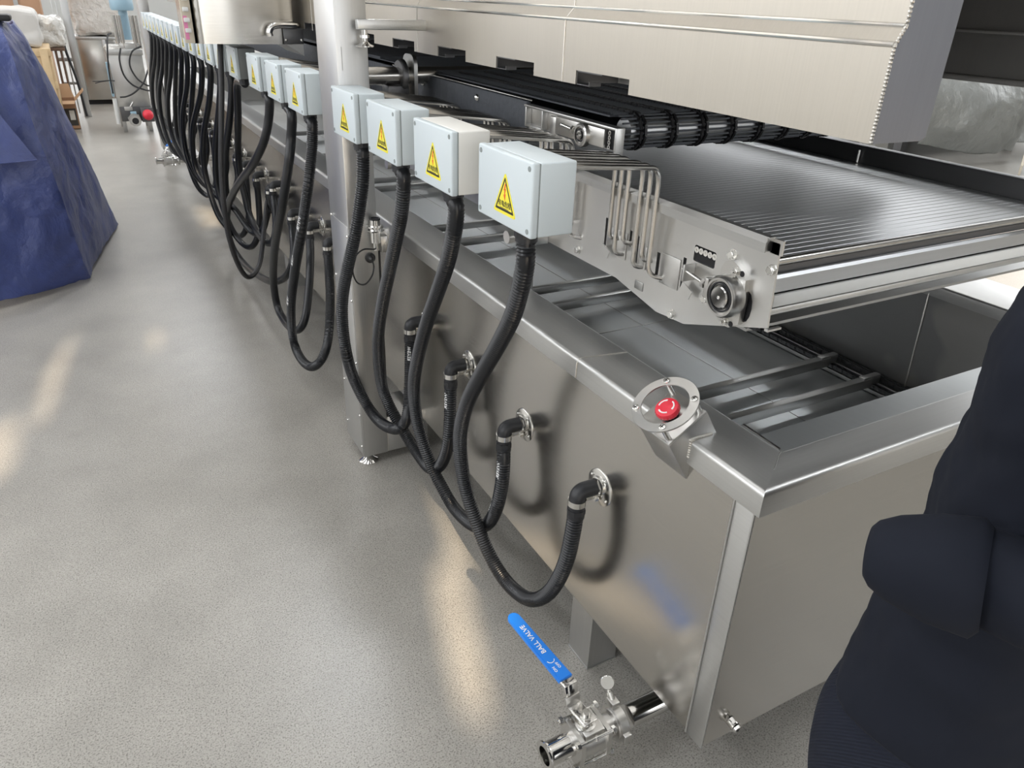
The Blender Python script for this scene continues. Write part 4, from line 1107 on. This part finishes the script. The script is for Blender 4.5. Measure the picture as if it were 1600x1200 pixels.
# ------------------------------------------------------------------ blue tarpaulin over a pallet load
def cloth(name, rows, mat, amp, sc, seed=0, parent=None, sub=10, thick=.004, sharp=False):
    """grid surface from rows of control points with folds; solidified"""
    def lin(P):
        P = [V(p) for p in P]; return [a.lerp(b, k / sub) for a, b in zip(P, P[1:]) for k in range(sub)] + [P[-1]]
    R_ = [(lin if sharp else catmull)(r) if sharp else catmull(r, sub) for r in rows]
    cols = []
    for c in range(len(R_[0])): cols.append(catmull([r[c] for r in R_], sub))
    nr = len(cols[0]); nc = len(cols)
    vs = []; cen = sum((p for r in R_ for p in r), V()) / (len(R_) * nc)
    for j in range(nr):
        for i in range(nc):
            p = cols[i][j]
            f = noise.noise(V((p.x * sc + seed, p.y * sc, p.z * sc * .6))) + .5 * noise.noise(V((p.x * sc * 2.7, p.y * sc * 2.7 + seed, p.z * sc * 1.2))) + .5 * (.25 - abs(noise.noise(V((p.x * sc * 3.1, p.y * sc * 3.1 + seed, p.z * sc * 1.7))))) + .35 * (.25 - abs(noise.noise(V((p.x * sc * 6, p.y * sc * 6 + seed, p.z * sc * 4)))))
            d = (p - cen); d.z *= .3; d.normalize()
            vs.append(p + d * f * amp)
    fs = [(j * nc + i, j * nc + i + 1, (j + 1) * nc + i + 1, (j + 1) * nc + i) for j in range(nr - 1) for i in range(nc - 1)]
    o = MB().add(vs, fs).build(name, mat, parent, ang=60)
    md = o.modifiers.new('thickness', 'SOLIDIFY'); md.thickness = thick
    return o
tp = cloth('tarp_cover', [
    # from the left far side round the front to the right far side; rows run top to hem
    [(-.80, 4.75, 1.30), (-.50, 4.65, 1.31), (-.27, 4.68, 1.305), (-.205, 4.9, 1.29), (-.26, 5.5, 1.27), (-.42, 5.9, 1.26)],
    [(-.85, 4.62, 1.18), (-.52, 4.50, 1.16), (-.235, 4.52, 1.17), (-.165, 4.85, 1.16), (-.18, 5.5, 1.12), (-.40, 6.0, 1.10)],
    [(-.90, 4.45, .85), (-.55, 4.38, .82), (-.21, 4.42, .84), (-.13, 4.9, .86), (-.075, 5.55, .74), (-.36, 6.1, .70)],
    [(-.92, 4.40, .45), (-.56, 4.33, .42), (-.17, 4.45, .45), (-.085, 4.95, .45), (.005, 5.62, .36), (-.33, 6.15, .34)],
    [(-.94, 4.38, .10), (-.58, 4.30, .12), (-.15, 4.50, .16), (-.07, 4.95, .14), (.055, 5.68, .10), (-.30, 6.2, .06)],
    [(-.95, 4.37, .015), (-.60, 4.26, .05), (-.135, 4.57, .02), (-.075, 4.98, .03), (.078, 5.71, .012), (-.28, 6.2, .02)],
], 'tarp', .024, 4.5, 3, sub=18, sharp=True)
MB().loft([[V((-.62, 4.40, 1.02)), V((-.40, 4.385, 1.05)), V((-.40, 4.389, 1.052)), V((-.62, 4.404, 1.022))],
           [V((-.63, 4.335, .70)), V((-.232, 4.330, .715)), V((-.232, 4.334, .717)), V((-.63, 4.339, .702))]]).tube([(-.63, 4.334, .70), (-.232, 4.329, .715)], .004, 6).build('folded_flap', 'tarp', tp, recalc=True)
tarp = tag(tp, 'blue tarpaulin draped over a tall load at the left edge', 'tarpaulin')
top = MB().box(-.80, -.32, 4.8, 5.8, .10, 1.24, .01).build('covered_load', 'carton'); tag(top, 'brown boxed load hidden under the blue tarpaulin, its foot showing at the left edge', 'box')
MB().box(-1.05, -.585, 4.60, 5.4, .02, .10, .004)
plt = MB().box(-1.3, -.50, 4.62, 5.9, .012, .100, .004).build('pallet', 'carton'); tag(plt, 'brown pallet base at the left edge beneath the blue tarpaulin', 'pallet')
sb = MB().box(-.36, -.21, 4.66, 4.80, 1.305, 1.335, .01).build('black_pad', 'cable'); tag(sb, 'black pad lying on top of the blue tarpaulin', 'pad')

# ------------------------------------------------------------------ things behind, far left
def wobble(o, amp, sc, seed=0):
    for v in o.data.vertices:
        n3 = noise.noise_vector(v.co * sc + V((seed, 0, 0))); v.co += V(n3) * amp
def lump(name, x0, x1, y0, y1, z0, z1, mat, amp, sc, seed, parent=None, bev=.08):
    bm = bmesh.new(); bmesh.ops.create_cube(bm, size=1)
    for v in bm.verts: v.co = V((x0 + (v.co.x + .5) * (x1 - x0), y0 + (v.co.y + .5) * (y1 - y0), z0 + (v.co.z + .5) * (z1 - z0)))
    bmesh.ops.bevel(bm, geom=bm.edges[:], offset=bev, segments=3, profile=.5, affect='EDGES')
    bmesh.ops.subdivide_edges(bm, edges=bm.edges[:], cuts=5, use_grid_fill=True)
    bmesh.ops.triangulate(bm, faces=bm.faces[:])
    for v in bm.verts:
        f = V(noise.noise_vector(v.co * sc + V((seed, 0, 0)))) + V(noise.noise_vector(v.co * sc * 2.6 + V((seed, 5, 0)))) * .5
        v.co += f * amp
    return MB().frombm(bm).build(name, mat, parent, ang=28)
wc = thing('wooden_crate', 'pale wooden crate with a strap band behind the blue tarpaulin', 'crate', (-.35, 9.9, 0))
mb = MB().box(-.62, -.160, 9.5, 10.3, .12, .86, .006)
mb.build('crate_body', 'wood', wc)
for z in (.16, .48, .79): MB().box(-.63, -.150, 9.485, 9.5, z, z + .07, .003).build('batten', 'wood', wc)
for x in (-.62, -.25): MB().box(x, x + .07, 9.475, 9.487, .12, .86, .003).build('batten', 'wood', wc)
for x in (-.58, -.25): MB().box(x, x + .09, 9.52, 10.28, 0, .12).build('skid', 'wood', wc)
MB().box(-.215, -.165, 9.468, 9.475, .18, .24).build('paper_tag', 'dull', wc)
ws = lump('wrapped_load', -.80, -.205, 9.5, 10.4, .865, 1.215, 'whitesheet', .03, 5, 2, bev=.05); tag(ws, 'white sheet wrapped load on top of the pale wooden crate', 'wrapped load')
fb = lump('wrapped_bundle', -.262, .006, 10.38, 10.85, .808, 1.12, 'wrap', .03, 9, 7, bev=.06); tag(fb, 'bundle crumpled in clear film, in front of the wrapped load on the crate', 'bundle')
st = MB().box(-.24, -.02, 10.40, 10.85, .775, .808, .004).box(-.129, -.108, 10.42, 10.45, 0, .775).box(-.075, -.058, 10.42, 10.45, 0, .775).box(-.129, -.108, 10.80, 10.83, 0, .775).box(-.075, -.058, 10.80, 10.83, 0, .775).build('stand', 'orange'); tag(st, 'low wooden trestle carrying the film-wrapped bundle', 'trestle')
ct = lump('carton_stack', -1.6, -.17, 11.0, 12.0, 0, 1.62, 'carton', .005, 2, 1, bev=.01); tag(ct, 'large plain brown carton standing farthest back at the left edge', 'carton')
tap = MB().box(-.43, -.385, 10.985, 10.997, 0, 1.6).build('packing_strap', 'dull', ct)
# open cardboard box on the floor
ob = thing('open_carton', 'open brown cardboard box with raised flaps on the floor behind the tarpaulin', 'carton', (-.12, 10.15, 0))
W = (-.24, -.035, 9.98, 10.30)
mb = MB().box(W[0], W[1], W[2], W[2] + .004, 0, .30).box(W[0], W[1], W[3] - .004, W[3], 0, .30).box(W[0], W[0] + .004, W[2], W[3], 0, .30).box(W[1] - .004, W[1], W[2], W[3], 0, .30).box(W[0], W[1], W[2], W[3], .0, .006)
mb.build('carton_body', 'carton', ob)
MB().loft([[V((W[0], W[2] - .0, .298)), V((W[1], W[2], .298)), V((W[1], W[2], .302)), V((W[0], W[2], .302))], [V((W[0] + .01, W[2] - .09, .275)), V((W[1] - .01, W[2] - .09, .275)), V((W[1] - .01, W[2] - .09, .279)), V((W[0] + .01, W[2] - .09, .279))]]).build('flap', 'cartonin', ob)
MB().loft([[V((W[0], W[3], .298)), V((W[1], W[3], .298)), V((W[1], W[3] + .004, .298)), V((W[0], W[3] + .004, .298))], [V((W[0] - .02, W[3] + .05, .44)), V((W[1] - .03, W[3] + .05, .44)), V((W[1] - .03, W[3] + .054, .44)), V((W[0] - .02, W[3] + .054, .44))]]).build('flap', 'cartonin', ob)
MB().loft([[V((W[1], W[2], .298)), V((W[1], W[3], .298)), V((W[1] + .004, W[3], .298)), V((W[1] + .004, W[2], .298))], [V((W[1] + .10, W[2] + .02, .40)), V((W[1] + .10, W[3] - .02, .40)), V((W[1] + .104, W[3] - .02, .398)), V((W[1] + .104, W[2] + .02, .398))]]).build('flap', 'cartonin', ob)
MB().box(W[0] + .01, W[1] - .012, W[2] - .002, W[2], .04, .22).build('printed_panel', 'cartonblk', ob)
MB().box(-.115, -.065, W[2] - .004, W[2] - .002, .10, .20).build('paper_label', 'paper', ob)
# slim leaning steel frame with black straps
lf = thing('steel_frame_post', 'slanting grey steel frame post with a black strap left of the wrapped machine', 'frame', (.05, 10.9, 0))
MB().box(.03, .11, 10.9, 10.96, 0, 1.45, .004).build('upright', 'post', lf)
MB().box(-.02, -.005, 10.88, 10.92, .05, 1.4, .002).box(-.06, -.05, 10.88, 10.9, .05, 1.4, .002).build('side_bar', 'rim', lf)
MB().tube(catmull([(-.03, 10.8, .90), (-.01, 10.8, .7), (.03, 10.8, .45), (.045, 10.82, .2), (.055, 10.84, .02)], 6), .014, 8).build('strap', 'cable', lf)
MB().box(-.12, .03, 11.0, 11.04, .62, .66, .003).box(-.12, .03, 11.0, 11.04, .36, .39, .003).build('cross_bar', 'dull', lf)
# wrapped machine
wm = thing('wrapped_machine', 'steel machine cabinet with its top wrapped in clear film, far back', 'machine', (.33, 12.3, 0))
MB().box(.12, .66, 12.0, 12.6, .06, .83, .006).build('cabinet_body', 'sheet', wm)
MB().box(.09, .70, 11.98, 12.62, .80, .835, .004).build('worktop', 'rim', wm)
MB().box(.12, .66, 12.05, 12.55, .0, .06).build('plinth', 'blackgap', wm)
MB().box(.06, .12, 11.95, 12.0, .0, .83, .003).box(.42, .46, 11.97, 12.0, .05, .80, .003).build('corner_post', 'post', wm)
lump('film_wrap', .12, .78, 12.0, 12.6, .84, 1.50, 'wrap', .035, 7, 4, wm, .07)
MB().lathe((.075, 11.97, 0), (0, 0, 1), [(.03, 0), (.03, .01), (.01, .02), (.01, .05)], 14).build('foot', 'polish', wm)
# pump unit: steel reservoir, columns, motor
pu = thing('pump_unit', 'steel reservoir with pale blue motor and upright polished columns beside the farthest column', 'pump unit', (.53, 9.8, 0))
MB().box(.365, .70, 9.6, 10.1, .25, .83, .008).build('reservoir', 'plate', pu)
MB().box(.355, .71, 9.59, 10.11, .79, .845, .006).build('reservoir_lid', 'rim', pu)
for x in (.40, .66): 
    for y in (9.65, 10.05): MB().box(x - .02, x + .02, y - .02, y + .02, 0, .25, .002).build('leg', 'post', pu)
MB().box(.38, .70, 9.585, 9.6, .12, .27, .003).build('lower_panel', 'darkmetal', pu)
MB().lathe((.60, 9.80, 1.215), (0, 0, 1), [(.105, 0), (.115, .02), (.115, .10), (.095, .16), (.06, .19), (.001, .20)], 28).build('motor', 'bluemotor', pu)
MB().cyl((.60, 9.8, .93), (.60, 9.8, 1.215), .045, n=20).build('motor_neck', 'bluemotor', pu)
for x in (.495, .545, .665, .705): MB().cyl((x, 9.72, .845), (x, 9.72, 1.17), .021, n=16).build('column_tube', 'polish', pu)
MB().box(.475, .70, 9.70, 9.90, .845, .90, .004).build('pump_head', 'cast', pu)
lump('film_scrap', .36, .50, 9.62, 9.75, .84, .885, 'wrap', .012, 20, 9, pu, .012)
MB().box(.33, .355, 9.58, 9.66, .38, .72, .002).build('gauge_strip', 'bluemotor', pu)
MB().cyl((.340, 9.57, .10), (.345, 9.57, .36), .022, n=16).build('sight_tube', 'whiteplast', pu)
for i, (P) in enumerate(([(.50, 9.55, .86), (.465, 9.5, .75), (.48, 9.5, .60), (.55, 9.5, .50), (.66, 9.5, .45), (.72, 9.5, .44)],
                         [(.70, 9.55, .88), (.60, 9.5, .83), (.555, 9.5, .70), (.60, 9.5, .57), (.68, 9.5, .50), (.73, 9.5, .49)],
                         [(.73, 9.52, .66), (.66, 9.48, .53), (.56, 9.45, .44), (.47, 9.45, .395), (.40, 9.47, .385)],
                         [(.44, 9.6, 1.0), (.40, 9.55, .98), (.37, 9.5, .85), (.345, 9.5, .65), (.34, 9.5, .42)],
                         [(.17, 9.5, .545), (.24, 9.5, .545), (.33, 9.5, .55), (.38, 9.56, .54)],
                         [(.19, 9.5, .525), (.25, 9.5, .54), (.32, 9.5, .548)])):
    MB().tube(catmull(P, 6), .0085 if i < 4 else .005, 8).build('cable', 'cable', pu)
vb = MB().cyl((.50, 9.35, .155), (.50, 9.60, .155), .045, n=24).build('drain_valve', 'polish', pu)
MB().lathe((.50, 9.34, .155), (0, 1, 0), [(.034, 0), (.056, 0), (.056, .01), (.034, .01)], 28, closed=True).lathe((.50, 9.45, .155), (0, 1, 0), [(.04, 0), (.068, 0), (.068, .04), (.04, .04)], 6, closed=True).build('valve_flange', 'cast', vb)
MB().cyl((.50, 9.345, .155), (.50, 9.348, .155), .033, n=20).build('bore', 'blackgap', vb)
MB().box(.47, .53, 9.46, 9.50, .20, .235, .004).build('valve_grip', 'bluemotor', vb)
MB().cyl((.46, 9.5, .25), (.52, 9.5, .33), .010, n=10).box(.42, .50, 9.48, 9.52, .245, .285, .006).build('valve_actuator', 'cast', vb)
MB().box(.575, .700, 9.46, 9.585, .125, .27, .003).build('lamp_box', 'darkmetal', pu)
rl = MB().lathe((.64, 9.46, .20), (0, -1, 0), [(.055, 0), (.055, .02), (.045, .04), (.02, .055), (.001, .058)], 24).build('red_cap', 'redbtn', pu)

# ------------------------------------------------------------------ things beyond the line, right
gt = cloth('grey_cover', [
    [(7.95, 5.3, .93), (8.6, 5.15, .90), (9.5, 5.10, .90), (9.95, 5.2, .92), (10.6, 5.4, .92)],
    [(7.9, 5.2, .70), (8.55, 5.0, .66), (9.35, 5.0, .62), (9.8, 5.25, .62), (10.5, 5.35, .62)],
    [(7.95, 5.2, .42), (8.6, 4.98, .36), (9.3, 4.95, .32), (9.65, 5.25, .34), (10.5, 5.3, .36)],
    [(8.05, 5.3, .20), (8.7, 5.05, .10), (9.3, 5.0, .10), (9.65, 5.2, .14), (10.4, 5.2, .10)]], 'greytarp', .05, 3.0, 5, sub=16)
tag(gt, 'silver grey tarpaulin hanging in folds beyond the tank, seen under the hood', 'tarpaulin')
ml = MB().box(8.05, 10.8, 5.50, 7.2, .25, .88, .02).box(8.2, 8.3, 5.6, 5.7, 0, .25).box(10.4, 10.5, 5.6, 5.7, 0, .25).box(8.2, 8.3, 7.0, 7.1, 0, .25).box(10.4, 10.5, 7.0, 7.1, 0, .25).build('covered_machine', 'darkmetal'); tag(ml, 'dark machine on legs hidden beneath the silver grey tarpaulin', 'machine')
for k_, (x, y, l_) in enumerate(((8.55, 4.42, 'inner pale wooden plank leaning below the right end of the hood'), (9.05, 4.42, 'outer pale wooden plank leaning at the right edge'))):
    pk = MB().obox((x + .45, y + .25, .42), (.75, .42, .62), (-.5, 1, 0), (0, 0, 1), .65, .012, .055, .003).build('wooden_plank', 'palewood')
    tag(pk, l_, 'plank')
ps = MB().box(7.05, 7.25, 5.10, 5.3, 0, 2.6, .005).build('frame_upright', 'dull'); tag(ps, 'short piece of grey frame upright just below the hood end', 'post')

# ------------------------------------------------------------------ person at the tank end, facing along the line
pe = thing('person', 'person in a dark navy jacket with a turned-back cuff, standing at the tank end', 'person', (.84, .22, 0))
PX_, PY_ = .84, .252
def ell(c, rx, ry, n=24):
    c = V(c); return [c + V((rx * cos(2 * pi * i / n), ry * sin(2 * pi * i / n), 0)) for i in range(n)]
def limb(mb, pts, rs, n=16, sub=6):
    P = catmull(pts, sub)
    def rf(i):
        t = i / sub; k = min(int(t), len(rs) - 2); f = t - k; return rs[k] * (1 - f) + rs[k + 1] * f
    mb.tube(P, rf, n)
    mb.sphere(P[0], rs[0] * .98, 12); mb.sphere(P[-1], rs[-1] * .98, 12)
def remesh(o, vox, sm=4):
    md = o.modifiers.new('skin', 'REMESH'); md.mode = 'VOXEL'; md.voxel_size = vox; md.use_smooth_shade = True
    m2 = o.modifiers.new('soft', 'SMOOTH'); m2.iterations = sm; m2.factor = .5
def hand(mb, w, d, side, pal):
    """palm, five bent fingers; w wrist, d pointing direction, side = towards the thumb, pal = palm normal"""
    w, d, side, pal = V(w), V(d).normalized(), V(side).normalized(), V(pal).normalized()
    mb.obox(w + d * .045, d, side, pal, .045, .038, .013, .010, 3)
    for k, (off, L, a) in enumerate(((.030, .070, .2), (.010, .078, .25), (-.010, .073, .3), (-.029, .058, .35))):
        b0 = w + d * .082 + side * off; p1 = b0 + d * L * .45 + pal * .006; p2 = p1 + (d * .8 + pal * .6).normalized() * L * .3; p3 = p2 + (d * .3 + pal * .95).normalized() * L * .25
        limb(mb, [b0, p1, p2, p3], [.0095, .0088, .0082, .007], 10, 3)
    t0 = w + d * .020 + side * .034; t1 = t0 + (d * .6 + side * .7).normalized() * .035; t2 = t1 + (d * .9 + pal * .4).normalized() * .030
    limb(mb, [t0, t1, t2], [.0125, .011, .009], 10, 3)
# body: head, neck, trunk, arms, hands, legs in one surface; faces +y
mb = MB()
mb.loft([ell((PX_, PY_, z), rx, ry) for z, rx, ry in ((.80, .150, .095), (.92, .155, .10), (1.05, .14, .095), (1.2, .160, .105), (1.33, .165, .09), (1.38, .09, .055))])
mb.cyl((PX_, PY_, 1.34), (PX_, PY_ + .015, 1.47), .052, n=20)
mb.sphere((PX_, PY_ + .015, 1.56), .10, 24, (.78, 1.0, 1.12))
mb.sphere((PX_, PY_ + .045, 1.50), .062, 18, (.80, 1.0, .8))
mb.sphere((PX_, PY_ + .118, 1.545), .014, 10, (.8, 1.2, 1.3))
mb.sphere((PX_, PY_ + .100, 1.505), .020, 10, (1.1, .6, .4))
for s in (-1, 1):
    mb.sphere((PX_ + s * .080, PY_ + .005, 1.552), .022, 10, (.35, .8, 1.4))
    mb.sphere((PX_ + s * .032, PY_ + .098, 1.572), .014, 10, (1.1, .6, .6))
LA = [(.690, .205, 1.300), (.635, .135, 1.180), (.615, .115, 1.095), (.600, .190, 1.067), (.596, .245, 1.056)]
RA = [(1.01, .215, 1.300), (1.085, .205, 1.17), (1.115, .190, 1.04), (1.115, .225, .92), (1.10, .26, .82)]
limb(mb, LA, [.048, .044, .040, .034, .027])
limb(mb, RA, [.048, .044, .040, .034, .027])
hand(mb, (.602, .248, 1.052), (.80, .02, -.60), (-.5, .2, -.8), (0, -1, 0))
hand(mb, (1.10, .262, .82), (-.05, .25, -1), (0, 1, .2), (-1, 0, 0))
for x in (.755, .945):
    limb(mb, [(x, PY_ + .01, .88), (x, PY_ + .02, .68), (x, PY_ + .02, .47), (x, PY_ - .01, .25), (x, PY_ - .01, .09)], [.085, .078, .055, .050, .035])
body = mb.build('body', 'skin', pe); remesh(body, .0065, 3)
hr = MB().sphere((PX_, PY_ - .012, 1.592), .106, 24, (.84, 1.0, 1.08)).sphere((PX_, PY_ - .045, 1.55), .085, 20, (.95, .8, 1.0)).build('hair', 'hair', pe); remesh(hr, .008, 3)
for s in (-1, 1):
    e_ = MB().sphere((PX_ + s * .032, PY_ + .104, 1.572), .0085, 10).build('eye', 'paper', pe)
    MB().sphere((PX_ + s * .032, PY_ + .1105, 1.572), .0038, 8).build('iris', 'hair', e_)
# jacket trunk flaring to the hem, both sleeves
mb = MB()
tr = [(.770, .268, .155), (.83, .262, .150), (.90, .245, .142), (.98, .225, .132), (1.06, .215, .126), (1.16, .215, .124), (1.26, .222, .120), (1.31, .215, .112), (1.35, .175, .092), (1.385, .11, .072), (1.41, .075, .062)]
rings = []
for z, rx, ry in tr:
    r = []
    for i in range(56):
        t = 2 * pi * i / 56
        wv = 1 + .028 * sin(5 * t + z * 9) * max(0, min(1, (1.15 - z) * 3)) + .012 * sin(11 * t + z * 21)
        r.append(V((PX_ + rx * wv * cos(t), PY_ + ry * wv * sin(t), z)))
    rings.append(r)
mb.loft(rings)
limb(mb, [(.700, .205, 1.295), (.655, .150, 1.19), (.628, .112, 1.12), (.615, .125, 1.080), (.596, .190, 1.070), (.582, .230, 1.068)], [.078, .066, .060, .054, .047, .042], 24)
limb(mb, [(1.00, .215, 1.295), (1.085, .205, 1.17), (1.115, .195, 1.08), (1.118, .19, 1.03), (1.118, .215, .94), (1.108, .24, .86)], [.078, .068, .066, .060, .054, .050], 24)
jk = mb.build('jacket', 'jacket', pe); remesh(jk, .008, 5)
nd = jk.modifiers.new('folds', 'DISPLACE'); tx = bpy.data.textures.new('cloth_folds', 'CLOUDS'); tx.noise_scale = .085; tx.noise_depth = 2
nd.texture = tx; nd.strength = .018; nd.mid_level = .5; nd.texture_coords = 'LOCAL'
MB().tube([V((PX_ + .070 * cos(t * pi / 12), PY_ + .005 + .066 * sin(t * pi / 12), 1.405)) for t in range(24)], .016, 10, closed=True).build('collar', 'jacket', jk)
# wide turned-back cuff on the near sleeve
ca = V((.580, .216, 1.070)); cbx = V((.527, .320, 1.050)); cd = (cbx - ca).normalized(); cx_ = cd.cross(V((0, 0, 1))).normalized(); cz_ = cx_.cross(cd)
R_ = []
for (s_, r1, r2) in ((0.0, .050, .050), (.008, .058, .060), (.045, .055, .055), (.080, .046, .044), (.098, .036, .034), (.104, .028, .026), (.105, .022, .020), (.098, .018, .018), (.05, .042, .042), (.01, .050, .050)):
    R_.append([ca + cd * s_ + cx_ * r1 * cos(2 * pi * i / 32) * (1 + .05 * sin(3 * 2 * pi * i / 32 + s_ * 30)) + cz_ * r2 * sin(2 * pi * i / 32) * (1 + .03 * sin(2 * 2 * pi * i / 32)) for i in range(32)])
cf = MB().loft(R_ + [R_[0]], caps=False).build('cuff', 'jacket', pe, ang=70)
# trousers and shoes
mb = MB()
mb.loft([ell((PX_, PY_, z), rx, ry) for z, rx, ry in ((.93, .175, .125), (.84, .19, .135), (.76, .19, .13), (.72, .15, .08))])
limb(mb, [(.765, PY_ + .0, .86), (.705, PY_ + .035, .68), (.725, PY_ + .04, .47), (.745, PY_ + .0, .25), (.745, PY_ + .0, .085)], [.108, .104, .082, .070, .066], 20)
limb(mb, [(.945, PY_, .86), (.945, PY_ + .01, .68), (.945, PY_, .47), (.945, PY_ - .02, .25), (.945, PY_ - .02, .085)], [.112, .102, .082, .070, .066], 20)
tz = mb.build('trousers', 'trouser', pe); remesh(tz, .010, 5)
for x, dy in ((.745, .0), (.945, -.02)):
    sh_ = MB().sphere((x, PY_ + dy, .055), .055, 16, (.85, 1.0, 1.0)).sphere((x, PY_ + dy + .09, .045), .055, 16, (.85, 1.9, .75)).box(x - .045, x + .045, PY_ + dy - .06, PY_ + dy + .19, .0, .022, .01).build('shoe', 'shoe', pe)
    remesh(sh_, .007, 3)
pe.location = V(pe.location) + V((.09, .035, 0)); pe.scale = (1, 1, .955)
# high bay lamps under the roof
k_ = 0
for (x, y) in ((1.1, 13.7), (1.35, 5.9), (-4, 9), (6.5, 6), (6.5, 14), (-4, 1), (6, -2)):
    L_ = thing('ceiling_light', ['round high bay lamp above the far end of the line', 'round high bay lamp above the near end of the line', 'round high bay lamp left of the line, middle bay', 'round high bay lamp right of the line, near bay', 'round high bay lamp right of the line, far bay', 'round high bay lamp left of the line, near bay', 'round high bay lamp right behind the camera'][k_], 'ceiling light', (x, y, 5.2))
    MB().lathe((x, y, 5.25), (0, 0, 1), [(.28, 0), (.26, .12), (.10, .22), (.05, .30), (.001, .30)], 28).cyl((x, y, 5.5), (x, y, 7.5), .008, n=6).build('lamp_shade', 'truss', L_)
    MB().cyl((x, y, 5.235), (x, y, 5.249), .25, n=28).build('diffuser', LAMP, L_)
    k_ += 1
